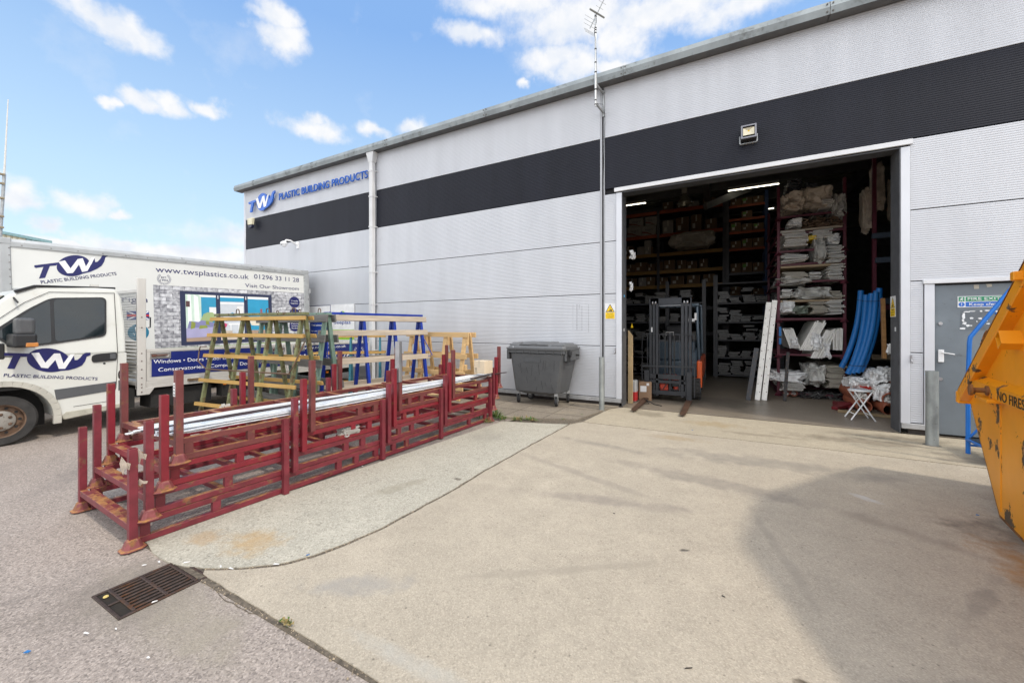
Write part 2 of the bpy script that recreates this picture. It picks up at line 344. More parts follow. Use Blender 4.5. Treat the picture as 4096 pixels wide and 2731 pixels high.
sheet('door_apron', [(-2.02,6.105),(-.38,6.105),(1.09,6.155),(2.4,6.125),(14,6.155),(14,7.56),(-1.70,7.56),(-1.90,7.3)], .010, m_apron, jit=.006)
strip = [(-3.631,1.237),(-3.37,1.195),(-3.17,1.19),(-2.99,1.215),(-2.856,1.268),(-2.66,1.385),(-2.505,1.51),(-2.395,1.675),(-2.327,1.895),(-2.275,2.168),(-2.253,2.476),(-2.235,3.041),(-2.243,3.523),(-2.222,4.384),(-2.17,5.83),(-2.58,5.69),(-3.16,5.52),(-3.40,3.2)]
sheet('kerb_strip', strip, .010, m_strip, jit=.009)
sheet('joint_bed', [(-3.62,1.20),(9,1.17),(14,1.16),(14,7.5),(-1.7,7.5),(-3.0,5.95),(-3.1,5.6)], .004, m_joint)
# paving slabs beside the wall, slightly raised
pb = [(-9.0,5.74),(-3.45,5.74),(-2.95,5.80),(-2.12,6.14),(-1.92,7.2),(-1.80,7.55),(-9.0,7.55)]
sheet('pavement', pb, .030, m_pave, jit=.004)
b = MB()
for x0, y0, x1, y1 in [(-4.6,5.76,-4.5,7.5),(-3.9,5.76,-3.85,7.5),(-3.3,5.78,-3.25,7.5),(-2.65,5.96,-2.62,7.5),(-4.9,6.35,-2.1,6.36),(-4.9,6.95,-1.98,6.96)]:
    b.bar((x0,y0,.0305),(x1,y1,.0305),.012,.004)
tag(b.build('pavement_joints', m_joint), kind='structure')
m_kerb = mat('kerb_face', (.30,.26,.19), .9, var=.3, vs=12)
b = MB(); b.bar((-3.62,5.715,.015),(-2.92,5.765,.015),.035,.062); tag(b.build('kerb_edging', m_kerb, bevel=.006), kind='structure')
# crack lines
b = MB()
def crack(pts, w=.006, z=.0125):
    q = []
    for i in range(len(pts)-1):
        for j in range(14):
            f = j/14; x = pts[i][0]*(1-f)+pts[i+1][0]*f; y = pts[i][1]*(1-f)+pts[i+1][1]*f
            q.append((x+mnoise.noise(Vector((x*12,y*12,1)))*.03, y+mnoise.noise(Vector((x*12,y*12,9)))*.03))
    for i in range(len(q)-1): b.bar((*q[i],z),(*q[i+1],z),w*(.5+random.random()),.002)
crack([(-2.72,1.205),(-2.4,1.18),(-2.1,1.20)],.004,.002)
tag(b.build('cracks', m_joint), kind='structure')
# drain
m_cast = mat('cast_iron', (.075,.052,.042), .6, .55, .3, 30, .4, 60, rust=(.20,.085,.035), rs=9, rt=.52, rw=.15)
dr = thing('drain_grate', 'rectangular rusty iron drain grate set in the asphalt by the slab corner', 'drain grate', (-2.93,1.04,0))
DX, DY = .185, .205
b = MB(); b.box(-DX,DX,-DY,DY,.0012,.0022); b.build('sump', mat('sump_dark', (.016,.011,.006), .9, var=.5, vs=20), dr)  # near-black sheet under the bars, at ground level
b = MB()
for a in ((-DX,-DX+.018,-DY,DY),(DX-.018,DX,-DY,DY),(-DX+.018,DX-.018,-DY,-DY+.014),(-DX+.018,DX-.018,DY-.014,DY)): b.box(*a,.002,.008)
b.build('frame', m_cast, dr, bevel=.002)
b = MB()
for y in (-DY+.06, -.004, DY-.07): b.box(-DX+.02, DX-.02, y, y+.016, .0025, .0118)
b.build('cross_rib', m_cast, dr, bevel=.003)
b = MB()
for i in range(9):
    x = -DX+.035+i*.036; b.box(x, x+.014, -DY+.07, DY-.07, .0035, .0108)
b.box(-.008,.008,-DY+.014,-DY+.07,.0035,.0108)
b.build('bars', m_cast, dr, bevel=.003)
# ============================================================ warehouse shell
m_clad = mat('light_cladding', (.515,.525,.55), .40, .15, .05, 3.0, vz=.10, spec=.5, rust=(.47,.48,.51), rs=2.5, rt=.62, rw=.2, rust2=(.47,.48,.50))
m_dark = mat('dark_cladding', (.012,.013,.020), .5, .0, .15, 3.0, vz=.1, spec=.22)
m_trim = mat('white_trim', (.62,.62,.63), .45, .1, .06, 3)
m_smooth = mat('smooth_flashing', (.60,.61,.64), .45, .2, .05, 2, bump=.1, bs=3)
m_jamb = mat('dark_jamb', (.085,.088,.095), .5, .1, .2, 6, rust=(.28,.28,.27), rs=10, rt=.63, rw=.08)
m_gut = mat('gutter_metal', (.26,.285,.29), .5, .35, .18, 3.5, vz=.3, rust=(.20,.21,.20), rs=4, rt=.55, rw=.2)
m_soff = mat('gutter_underside', (.12,.12,.12), .6, .2, .2, 4)
m_black = mat('black_gap', (.008,.008,.009), .8)
W = 7.59
bld = thing('warehouse', 'grey ribbed metal warehouse with dark band, gutter and wide open loading doorway', 'warehouse', (0, 0, 0))
def ribs(name, x0, x1, z0, z1, m, y=W, pitch=.0303):
    b = MB(); prof = []; n = max(1, round((z1-z0)/pitch)); p = (z1-z0)/n
    for i in range(n):
        z = z0+i*p
        prof += [(y+.0022, z), (y, z+p*.2), (y, z+p*.62), (y+.0022, z+p*.82)]
    prof.append((y+.0075, z1))
    vs = [(x, yy, zz) for yy, zz in prof for x in (x0, x1)]
    b.add(vs, [(2*i, 2*i+1, 2*i+3, 2*i+2) for i in range(len(prof)-1)])
    k = len(prof)
    b.add([(x0,y+.04,z0),(x1,y+.04,z0),(x1,y+.04,z1),(x0,y+.04,z1),(x0,y+.0075,z0),(x1,y+.0075,z0),(x1,y+.0075,z1),(x0,y+.0075,z1)],[(0,1,5,4),(3,7,6,2),(0,4,7,3),(1,2,6,5)])
    me = b.build(name, m, bld); return me
rows = [(.172,1.146),(1.158,2.146),(2.158,3.146),(3.158,4.150)]
for (x0, x1) in ((-14.38,-8.335),(-8.20,-2.170),(-2.076,-1.862),(2.262,14.0)):
    for i, (z0, z1) in enumerate(rows):
        if x0 > 2 and i < 2: continue
        if x0 == -2.076 and i == 3: z1 = 4.05
        ribs('wall_panel', x0, x1, z0, z1, m_clad)
for (z0, z1) in rows[:2]:
    ribs('wall_panel', 2.262, 2.392, z0, z1, m_clad)
    ribs('wall_panel', 3.66, 14.0, z0, z1, m_clad)
for (x0, x1) in ((-14.38,-8.335),(-8.20,-2.170),(-2.076,14.0)):
    ribs('dark_band', x0, x1, 4.162, 5.140, m_dark); ribs('wall_panel', x0, x1, 5.150, 6.13, m_clad)
# backing behind joints
b = MB(); b.box(-14.45,-1.80,W+.045,W+.10,.05,6.15); b.box(2.2,2.5,W+.045,W+.10,.05,4.1); b.box(2.2,14.0,W+.045,W+.10,2.16,4.1); b.box(3.62,14,W+.045,W+.10,.05,2.16); b.box(-1.80,14.0,W+.045,W+.10,4.1,6.15)
b.build('panel_backing', m_black, bld)
b = MB(); b.box(-14.49,-14.385,W-.006,W+.04,.1,6.13); b.box(-14.49,-14.47,W+.04,27,.1,6.13); b.build('corner_flashing', m_smooth, bld, bevel=.004)
b = MB()
b.box(-8.33,-8.205,W+.03,W+.045,.1,6.13); b.box(-2.168,-2.132,W+.003,W+.03,.17,6.13); b.box(-2.100,-2.079,W+.003,W+.03,.17,6.13)
b.build('joint_trim', mat('trim_as_cladding', (.42,.43,.45), .5, .05, .05, 3), bld)
b = MB(); b.box(-14.4,-1.76,W-.030,W+.03,.085,.160); b.box(2.162,2.50,W-.030,W+.03,.085,.160); b.box(3.60,14,W-.030,W+.03,.085,.160)
b.build('base_flashing', mat('base_metal', (.40,.40,.40), .5, .3, .2, 5, rust=(.2,.17,.13), rs=8, rt=.6, rw=.1), bld, bevel=.004)
b = MB(); b.box(-14.4,-1.8,W+.035,W+.12,0,.1); b.box(2.25,2.5,W+.035,W+.12,0,.1); b.box(3.6,14,W+.035,W+.12,0,.1); b.build('plinth', mat('plinth', (.06,.05,.045), .9), bld)
# doorway
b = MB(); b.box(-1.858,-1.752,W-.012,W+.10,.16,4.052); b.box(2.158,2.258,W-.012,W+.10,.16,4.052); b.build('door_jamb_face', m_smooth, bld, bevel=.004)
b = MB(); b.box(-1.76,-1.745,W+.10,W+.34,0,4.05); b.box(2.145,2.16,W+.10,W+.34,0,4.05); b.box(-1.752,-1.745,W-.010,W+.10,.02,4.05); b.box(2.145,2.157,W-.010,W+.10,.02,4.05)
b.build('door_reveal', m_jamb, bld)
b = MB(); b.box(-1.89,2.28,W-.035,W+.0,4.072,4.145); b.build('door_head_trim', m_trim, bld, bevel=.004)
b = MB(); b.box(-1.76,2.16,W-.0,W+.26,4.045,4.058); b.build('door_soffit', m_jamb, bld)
# fire door
m_door = mat('door_paint', (.155,.18,.20), .5, .1, .14, 2.5, rust=(.20,.225,.24), rs=4, rt=.6, rw=.1, rust2=(.11,.12,.13))
b = MB(); b.box(2.402,2.505,W-.014,W+.08,.09,2.105); b.box(3.50,3.64,W-.014,W+.08,.09,2.105); b.build('fire_door_frame', m_smooth, bld, bevel=.003)
b = MB(); b.box(2.385,3.68,W-.035,W+.02,2.108,2.158); b.build('fire_door_head', m_trim, bld, bevel=.003)
fd = MB(); fd.box(2.512,3.495,W+.035,W+.08,.04,2.085); fdo = fd.build('fire_door', m_door, bld, bevel=.003); tag(fdo, 'grey steel fire door')
m_white = mat('white_plastic', (.75,.75,.75), .4)
m_steel = mat('steel', (.45,.45,.46), .35, .8, .15)
b = MB(); b.box(2.550,2.606,W+.012,W+.034,1.03,1.20); b.bar((2.575,W+.005,1.165),(2.70,W-.02,1.140),.014,.014); b.build('door_handle', m_white, fdo, bevel=.004)
for z in (1.56,.80):
    b = MB(); b.lathe([(.022,-.01),(.022,.012),(.0,.012)], (2.572,W+.03,z), 'y', 16); b.lathe([(.022,0),(.02,.018),(.012,.02)], (2.572,W+.014,z),'y',16); b.build('lock', m_steel, fdo)
b = MB(); b.box(2.5,2.512,W+.02,W+.10,.05,2.1); b.box(3.495,3.51,W+.02,W+.1,.05,2.1); b.box(2.5,3.51,W+.02,W+.1,2.085,2.108); b.box(2.5,3.51,W+.08,W+.1,.02,2.1); b.build('fire_door_gap', m_black, bld)
random.seed(3)
b = MB()
for (cx, cz, rx, rz) in [(2.83,1.715,.035,.008),(2.88,1.722,.03,.006),(2.965,1.722,.012,.010),(3.03,1.728,.035,.009),(3.125,1.715,.03,.012),(3.15,1.67,.012,.04),(2.80,1.66,.014,.045),(2.795,1.60,.012,.02),(3.14,1.60,.012,.03),(2.81,1.56,.022,.018),(2.84,1.53,.02,.015),(2.875,1.63,.018,.014),(2.955,1.625,.02,.013),(2.925,1.585,.006,.01),(3.02,1.59,.006,.006),(3.03,1.555,.016,.008),(2.975,1.54,.01,.015),(2.87,1.53,.012,.006),(2.79,1.49,.026,.015),(3.09,1.50,.03,.01),(3.12,1.54,.014,.03)]:
    pts = []
    for k in range(12):
        t = k/12*math.tau; j = .75+random.random()*.5; pts.append((cx+math.cos(t)*rx*j, cz+math.sin(t)*rz*j))
    b.prism(pts, (0, W+.0325, 0), (1,0,0), (0,0,1), .0015)
b.build('paint_patches', mat('white_marks', (.72,.73,.74), .7), fdo)
b = MB(); b.prism([(2.77,1.47),(3.16,1.47),(3.16,1.735),(2.77,1.735)], (0, W+.0335, 0), (1,0,0), (0,0,1), .0005); b.build('old_sign_mark', mat('old_mark', (.12,.135,.15), .6), fdo)
b = MB(); b.prism([(2.90,2.02),(2.945,2.02),(2.945,2.075),(2.895,2.075)], (0, W+.033, 0), (1,0,0), (0,0,1), .001); b.prism([(3.02,2.035),(3.065,2.045),(3.06,2.08),(3.01,2.08)], (0, W+.033, 0), (1,0,0), (0,0,1), .001); b.build('tape_remnant', mat('old_tape', (.4,.37,.3), .6), fdo)
# gutter
xs = [-14.72,-13.55,-10.60,-7.64,-4.67,-1.68,1.33,4.3,7.3,10.3,14.0]
for i in range(len(xs)-1):
    b = MB(); x0, x1 = xs[i]+.004, xs[i+1]-.004
    pr = [(W-.195,6.118),(W-.222,6.215),(W-.195,6.305),(W+.05,6.315),(W+.05,6.300),(W-.185,6.29),(W-.205,6.215),(W-.180,6.130)]
    vs = [(x, y, z) for x in (x0, x1) for y, z in pr]; n = len(pr)
    b.add(vs, [tuple(range(n))[::-1], tuple(range(n, 2*n))] + [(k, (k+1) % n, n+(k+1) % n, n+k) for k in range(n)])
    b.build('gutter', m_gut, bld)
    b = MB(); b.box(x0, x1, W-.178, W+.05, 6.128, 6.140); b.build('gutter_soffit', m_soff, bld)
m_bolt = mat('bolt', (.12,.11,.10), .5, .6)
b = MB()
for x in xs[1:-1]:
    for dx in (-.035, .035):
        for (y, z) in ((W-.213,6.155),(W-.214,6.265)): b.lathe([(.012,-.006),(.012,.004),(.004,.008)][::-1], (x+dx, y, z), 'y', 8)
    b.box(x-.004,x+.004,W-.205,W-.19,6.12,6.30)
b.build('gutter_bolts', m_bolt, bld)
# downpipe
m_dp = mat('downpipe', (.60,.60,.60), .45, .05, .08, 3)
b = MB(); b.box(-8.325,-8.205,W-.145,W-.03,.02,5.88); b.build('downpipe', m_dp, bld, bevel=.008)
b = MB(); b.add([(-8.335,W-.15,5.86),(-8.195,W-.15,5.86),(-8.195,W-.02,5.86),(-8.335,W-.02,5.86),(-8.40,W-.18,6.12),(-8.13,W-.18,6.12),(-8.13,W-.0,6.12),(-8.40,W-.0,6.12)],[(0,1,2,3),(4,7,6,5),(0,4,5,1),(1,5,6,2),(2,6,7,3),(3,7,4,0)]); b.build('downpipe_hopper', m_dp, bld)
for z in (5.62,4.95,4.15,2.95,2.10,.9):
    b = MB(); b.box(-8.333,-8.197,W-.153,W-.02,z,z+.03); b.box(-8.197,-8.16,W-.05,W+.0,z+.005,z+.025); b.build('downpipe_collar', m_dp, bld)
# roof, other walls, inside faces
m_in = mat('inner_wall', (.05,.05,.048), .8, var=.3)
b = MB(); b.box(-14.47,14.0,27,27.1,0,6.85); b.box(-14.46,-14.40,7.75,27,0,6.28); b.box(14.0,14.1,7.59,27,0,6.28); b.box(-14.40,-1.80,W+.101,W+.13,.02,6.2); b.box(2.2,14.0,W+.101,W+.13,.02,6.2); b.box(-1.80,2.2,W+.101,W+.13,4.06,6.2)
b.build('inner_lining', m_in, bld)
m_roof = mat('roof_deck', (.22,.22,.18), .7, .1, .2, 2)
b = MB()
vs = []; fs = []; y0 = W; k = 0
while y0 < 27:
    for (dy, dz) in ((0,0),(.12,0),(.15,.05),(.27,.05)): vs += [(-14.47, y0+dy, 6.20+dz+(y0-W)*.03), (14.05, y0+dy, 6.20+dz+(y0-W)*.03)]
    y0 += .30
n = len(vs)//2; fs = [(2*i, 2*i+1, 2*i+3, 2*i+2) for i in range(n-1)]
b.add(vs, fs); b.build('roof_underside', m_roof, bld)
b = MB(); b.add([(-14.75,W-.05,6.30),(14.1,W-.05,6.30),(14.1,27.2,6.95),(-14.75,27.2,6.95)],[(0,1,2,3)]); b.build('roof', m_gut, bld)
m_beam = mat('roof_beam', (.12,.12,.115), .6)
b = MB()
for y in (9.2,11.0,12.8,14.6,16.4,18.2,20): b.box(-14.4,14,y,y+.06,5.98,6.2)
b.build('purlins', m_beam, bld)
b = MB()
for x in (-4.4,-.6,3.6): b.bar((x,7.9,5.9),(x,26,6.3),.2,.35)
b.bar((-.6,13.5,5.2),(.6,14.8,5.95),.15,.2)
b.build('rafters', m_beam, bld)
# streaks on the wall (paint runs)
b = MB()
for x, z0, z1, w in [(-2.637,1.47,1.965,.010),(-2.534,1.46,1.92,.007),(-2.398,1.42,1.955,.006),(-2.588,1.88,1.96,.007),(-2.72,1.47,1.965,.003)]:
    z = z1
    while z > z0:
        b.box(x-w/2, x+w/2, W-.0015, W+.001, z-.017, z-.003); z -= .0303
b.build('paint_runs', mat('paint_run', (.06,.06,.07), .6), bld)
b = MB(); b.box(-1.885,-1.868,W-.03,W,1.02,1.12); b.tube([(-1.877,W-.03,1.06),(-1.877,W-.05,1.03),(-1.885,W-.045,1.0)],.006,6); b.build('hook', m_steel, bld)
b = MB(); b.box(2.255,2.272,W-.03,W,1.02,1.12); b.tube([(2.263,W-.03,1.06),(2.263,W-.05,1.03),(2.27,W-.045,1.0)],.006,6); b.build('hook', m_steel, bld)
# inside floor
m_floor = ground_mat('warehouse_floor', (.24,.20,.155), (60., .2, .2, .2), [(-.2,9,1.2,.8,0,(.09,.08,.065),.6,2)], 'slab')
m_floor.node_tree.nodes['Principled BSDF'].inputs['Roughness'].default_value = .38
b = MB(); b.add([(-14.3,7.60,.012),(14,7.60,.012),(14,27,.012),(-14.3,27,.012)],[(0,1,2,3)]); tag(b.build('warehouse_floor', m_floor), kind='structure')
b = MB(); b.box(-1.74,2.14,7.565,7.60,.006,.012); tag(b.build('threshold', m_joint), kind='structure')
# ============================================================ burgundy stillages
m_red = mat('burgundy_paint', (.165,.022,.032), .45, 0, .25, 9, rust=(.30,.115,.035), rs=10, rt=.60, rw=.06, rust2=(.13,.06,.04), bump=.15, bs=60, toprust=.30)
m_red2 = mat('brown_burgundy_paint', (.145,.036,.034), .5, 0, .2, 8, rust=(.27,.11,.035), rs=9, rt=.58, rw=.08, rust2=(.11,.06,.04), bump=.15, bs=60, toprust=.6)
m_red3 = mat('rusty_cup', (.20,.05,.05), .5, .1, .3, 12, rust=(.34,.15,.04), rs=14, rt=.50, rw=.08, rust2=(.17,.08,.04), bump=.2, bs=80, toprust=.5)
def stillage(idx, m, label):
    t = thing('steel_stillage', label, 'stillage', (0,0,0), 0, 'stacked burgundy steel stillages')
    LEN = 4.33; WD = 1.17; P = (0.0, 1.03, 2.13, 3.12, 4.30); pw = .046
    for side in (0, 1):
        x = -.025 if side == 0 else -WD+.025
        for k, y in enumerate(P):
            q = MB(); q.htube((x, y, .05 if k in (0,4) else .0), (x, y, .675), pw, pw, .004, up=(0,1,0))
            po = q.build('post', m, t, bevel=.003)
            if k in (0, 4):
                q = MB(); s0 = .046; s1 = .030
                lv = [(s0+.014, s0+.022, -.002), (s0+.014, s0+.022, .004), (s0, s0+.006, .010), (s1+.004, s1+.004, .058), (s1*.85, s1*.85, .068)]
                vs = []
                for a, c, z in lv:
                    ch = .22
                    for sx, sy in ((1,-1+ch*2),(1-ch*2,-1) ,(-1+ch*2,-1),(-1,-1+ch*2),(-1,1-ch*2),(-1+ch*2,1),(1-ch*2,1),(1,1-ch*2)): vs.append((x+sx*a, y+sy*c, z))
                fs = [(r*8+j, r*8+(j+1) % 8, r*8+8+(j+1) % 8, r*8+8+j) for r in range(4) for j in range(8)] + [tuple(range(8))[::-1], tuple(range(32,40))]
                q.add(vs, fs); q.build('foot_cup', m_red3, t, bevel=.002)
        xr = -.077 if side == 0 else -WD+.077      # rails inside the posts
        for z in (.022, .143):
            q = MB(); q.htube((xr, .035, z), (xr, LEN-.035, z), .042, .042, .004); q.build('long_rail', m, t, bevel=.003)
        for y in (.075, .51, 1.60, 1.81, 2.07, 2.33, 2.54, 3.80, 4.22):
            q = MB(); q.box(xr-.020, xr+.020, y-.028, y+.028, .044, .122); q.build('spacer_block', m, t, bevel=.002)
    for y in (.035, .62, 1.25, 1.9, 2.55, 3.2, 3.75, LEN-.03):
        q = MB(); q.htube((-.10, y, .143), (-WD+.10, y, .143), .042, .040, .004)
        q.build('crossbar', m, t, bevel=.003)
    for y in (.0, LEN-.03):
        q = MB(); q.htube((-.05, y, .143), (-WD+.05, y, .143), .042, .046, .004); q.build('crossbar', m, t, bevel=.003)
    return t
RK = Vector((-3.51, 1.145, .012)); RZ = R(-2.6)
labs = ['lowest burgundy stillage of the stack, its flared feet standing on the asphalt', 'second burgundy stillage from the ground in the stack beside the van',
        'third burgundy stillage from the ground, bright red and just under the topmost', 'topmost rusty brown red stillage carrying the long white and brown trims']
for i in range(4):
    s = stillage(i, (m_red, m_red, mat('bright_burgundy', (.195,.014,.024), .38, .0, .15, 9, rust=(.28,.11,.04), rs=10, rt=.62, rw=.05, toprust=.2), m_red2)[i], labs[i])
    s.location = RK + Vector((.004*i, .084*i, .168*i)); s.rotation_euler = (0, 0, RZ)
# little tape, sticker and offcuts on the stillages
m_paper = mat('white_label', (.68,.68,.66), .6); m_film = mat('clear_film', (.62,.60,.55), .22, 0, .25, 9, alpha=.75, bump=.6, bs=18)
m_ink = mat('black_ink', (.02,.02,.022), .6)
def rk(x, y, z): return RK + Matrix.Rotation(RZ, 3, 'Z') @ Vector((x, y, z))
b = MB(); p = rk(-.020, .274, .99); b.box(p.x-.026, p.x-.024+.026, p.y-.047, p.y-.045, p.z, p.z+.10)
lb = b.build('paper_label', m_paper); tag(lb, 'white paper label stuck high on the near post of the topmost stillage', 'label')
b = MB()
for z in (.012,.035,.06,.078): b.box(p.x-.02,p.x+.0,p.y-.0478,p.y-.0468,p.z+z,p.z+z+.006)
b.build('print', m_ink, lb)
for k, (x, y, z, w, h, lab) in enumerate([(.0,-.028,.58,.05,.12,'torn yellowed tape at the top of the lowest near post'), (.0,.055,.62,.05,.10,'torn white film high on the second near post'), (.0,.06,.44,.05,.05,'scrap of tape halfway down the second near post')]):
    pp = rk(x, y, z); q = MB(); q.prism([(-w*.5,h*.1),(-w*.1,h*.5),(w*.5,h*.2),(w*.75,-h*.15),(w*.2,-h*.2),(-w*.1,-h*.55),(-w*.4,-h*.3)], (pp.x,pp.y-.026,pp.z), (.94,.33,0), (.1,-.1,1), .002); q.prism([(w*.3,h*.2),(w*1.0,h*.05),(w*.8,-h*.3),(w*.4,-h*.2)], (pp.x,pp.y-.03,pp.z), (.8,.6,.1), (.1,-.1,1), .002); q = q.build('tape_scrap', mat('old_film', (.48,.40,.32), .45, 0, .3, 30, alpha=.9, bump=.5, bs=30)); tag(q, lab, 'tape', 'torn tape on the stillages')
pp = rk(-.10,1.75,.34); tag(bag('film_roll', pp.x-.07, pp.x+.05, pp.y-.12, pp.y+.1, pp.z, pp.z+.10, mat('grey_film', (.34,.32,.29), .3, bump=.6, bs=20), None, 5, .3), 'crumpled grey film roll lying inside the third stillage', 'film roll')
pp = rk(-1.145,1.03,.50); tag(bag('film_wrap', pp.x-.038, pp.x+.038, pp.y-.038, pp.y+.038, pp.z+.0, pp.z+.185, m_film, None, 9, .35), 'clear film wound round the short far post of the lowest stillage', 'film wrap')
pp = rk(-.025,2.382,.9); b = MB(); b.box(pp.x-.034,pp.x+.030,pp.y-.040,pp.y-.026,.86,1.34); b.box(pp.x+.024,pp.x+.030,pp.y-.026,pp.y+.01,.86,1.34)
tag(b.build('steel_angle', m_steel, bevel=.002), 'galvanised steel angle standing against the middle post of the topmost stillage', 'steel angle')
# long trims lying in the top stillage
m_upvc = mat('white_trim_board', (.70,.71,.70), .28, 0, .05, 6); m_brown = mat('brown_trim_board', (.045,.028,.030), .3, 0, .15, 8); m_film2 = mat('film_wrapped_trim', (.66,.69,.72), .16, 0, .14, 14, vz=1, bump=.5, bs=25, coat=.4)
def sweep(b, pts, w, h):
    pts = [Vector(p) for p in pts]; ring = []
    for i, p in enumerate(pts):
        d = (pts[min(i+1, len(pts)-1)] - pts[max(i-1, 0)]).normalized(); a = d.cross(Vector((0,0,1))).normalized(); u = a.cross(d)
        ring += [p-a*w/2-u*h/2, p+a*w/2-u*h/2, p+a*w/2+u*h/2, p-a*w/2+u*h/2]
    n = len(pts)
    b.add(ring, [(4*i+j, 4*i+(j+1) % 4, 4*i+4+(j+1) % 4, 4*i+4+j) for i in range(n-1) for j in range(4)] + [(3,2,1,0),(4*n-4,4*n-3,4*n-2,4*n-1)])
def path(keys, off, zf):
    out = []; n = 26
    for i in range(n):
        t = i/(n-1); y = keys[0][1]*(1-t)+keys[-1][1]*t
        for a, c in zip(keys, keys[1:]):
            if a[1] <= y <= c[1]+1e-6:
                f = (y-a[1])/(c[1]-a[1]); f = f*f*(3-2*f)*.35+f*.65; x = a[0]+(c[0]-a[0])*f; break
        out.append((x+off[0]+.006*math.sin(y*1.7+off[2]), y, .702+off[1]+zf(t)))
    return out
upK = [(-3.88,1.33),(-3.92,1.6),(-3.94,1.95),(-3.90,2.5),(-3.76,3.55),(-3.63,4.55),(-3.53,5.60)]
loK = [(-3.67,1.42),(-3.65,1.8),(-3.61,2.3),(-3.57,3.1),(-3.51,4.15),(-3.46,5.45)]
random.seed(11)
def bundle(name, keys, m, n, w, h, label, spread, zs, stagger=.12):
    t = thing(name, label, 'trim bundle', (0,0,0))
    for i in range(n):
        b = MB(); col = i % spread; row = i//spread
        k2 = [(x, y) for x, y in keys]; k2[0] = (k2[0][0]+random.uniform(-.05,.05), k2[0][1]+random.uniform(-stagger, stagger)); k2[-1] = (k2[-1][0], k2[-1][1]+random.uniform(-.05,.05))
        sweep(b, path(k2, (col*(w+.001)-spread*w/2, zs+row*(h+.0015), i*.9), lambda t: .004*math.sin(t*5+i)), w*.94, h)
        b.build('strip', m, t, bevel=.0015)
    return t
bundle('trim_bundle', upK, m_upvc, 12, .037, .010, 'loose white plastic trims along the far side of the topmost stillage', 3, .0)
bundle('trim_bundle', [(x+.095-(y-1.3)*.008, y) for x, y in upK], m_brown, 4, .030, .012, 'dark brown plastic trims running between the two white bundles', 2, .01, .04)
bundle('trim_bundle', loK, m_film2, 16, .033, .010, 'white trims wrapped in clear film along the near side of the topmost stillage', 4, .0)
b = MB()
for i in range(2): sweep(b, [(-3.42+i*.03,5.0,.735),(-3.38+i*.03,5.45,.75),(-3.26+i*.02,5.78,.76)], .03, .012)
tag(b.build('brown_strip', m_brown), 'two brown strip ends sticking out past the far posts toward the wheelie bin', 'plastic strip')
# card box on the trims
m_card = mat('cardboard', (.50,.37,.24), .85, var=.08, vs=4, bump=.05, bs=30)
cb = thing('cardboard_box', 'small pale cardboard box sitting on the far end of the white trims', 'box', (-3.40,5.33,.785), R(-8))
b = MB(); b.box(-.11,.11,-.10,.10,0,.20); bb = b.build('carton', mat('pale_card', (.60,.49,.35), .85, var=.07), cb, bevel=.004)
b = MB(); b.box(-.112,.112,-.02,.02,.2005,.202); b.box(-.02,.02,-.102,-.1005,.10,.2); b.build('tape', mat('parcel_tape', (.55,.46,.34), .3), bb)
b = MB()
for x in (-.085,-.060): b.box(x,x+.006,-.1012,-.1002,.035,.085); b.prism([(x-.007,.075),(x+.013,.075),(x+.003,.09)],(0,-.1012,0),(1,0,0),(0,0,1),.001)
b.box(-.095,-.04,-.1012,-.1002,.022,.027); b.build('up_arrows', m_ink, bb)
# far end small timber and carton under the stack
b = MB(); b.box(-4.0,-3.45,5.05,5.16,.46,.50); b.box(-4.05,-3.5,4.75,4.83,.46,.49); tag(b.build('timber_offcut', mat('pine', (.56,.38,.18), .7, var=.2, vs=3, vz=8)), 'pine boards lying inside the far end of the stillage stack', 'timber')
# ============================================================ A-frame racks
def wood(name, c, v=.22): return mat(name, c, .75, 0, v, 2.2, vz=9, bump=.25, bs=18)
m_orng = wood('orange_timber', (.42,.255,.075)); m_greyw = wood('weathered_timber', (.13,.125,.115), .35); m_palew = wood('pale_timber', (.42,.35,.27), .2); m_pine = wood('pine_timber', (.62,.41,.19), .15)
m_green = mat('green_frame_paint', (.155,.165,.075), .6, .0, .3, 7, rust=(.15,.10,.045), rs=9, rt=.50, rw=.1)
m_mint = mat('mint_frame_paint', (.16,.24,.19), .6, .1, .2, 7, rust=(.15,.10,.05), rs=9, rt=.62, rw=.06)
m_blue = mat('blue_frame_paint', (.006,.034,.30), .4, .1, .15, 7, rust=(.3,.3,.32), rs=14, rt=.70, rw=.02)
m_teal = mat('teal_frame_paint', (.03,.17,.23), .5, .1, .2, 7, rust=(.10,.07,.05), rs=9, rt=.64, rw=.06)
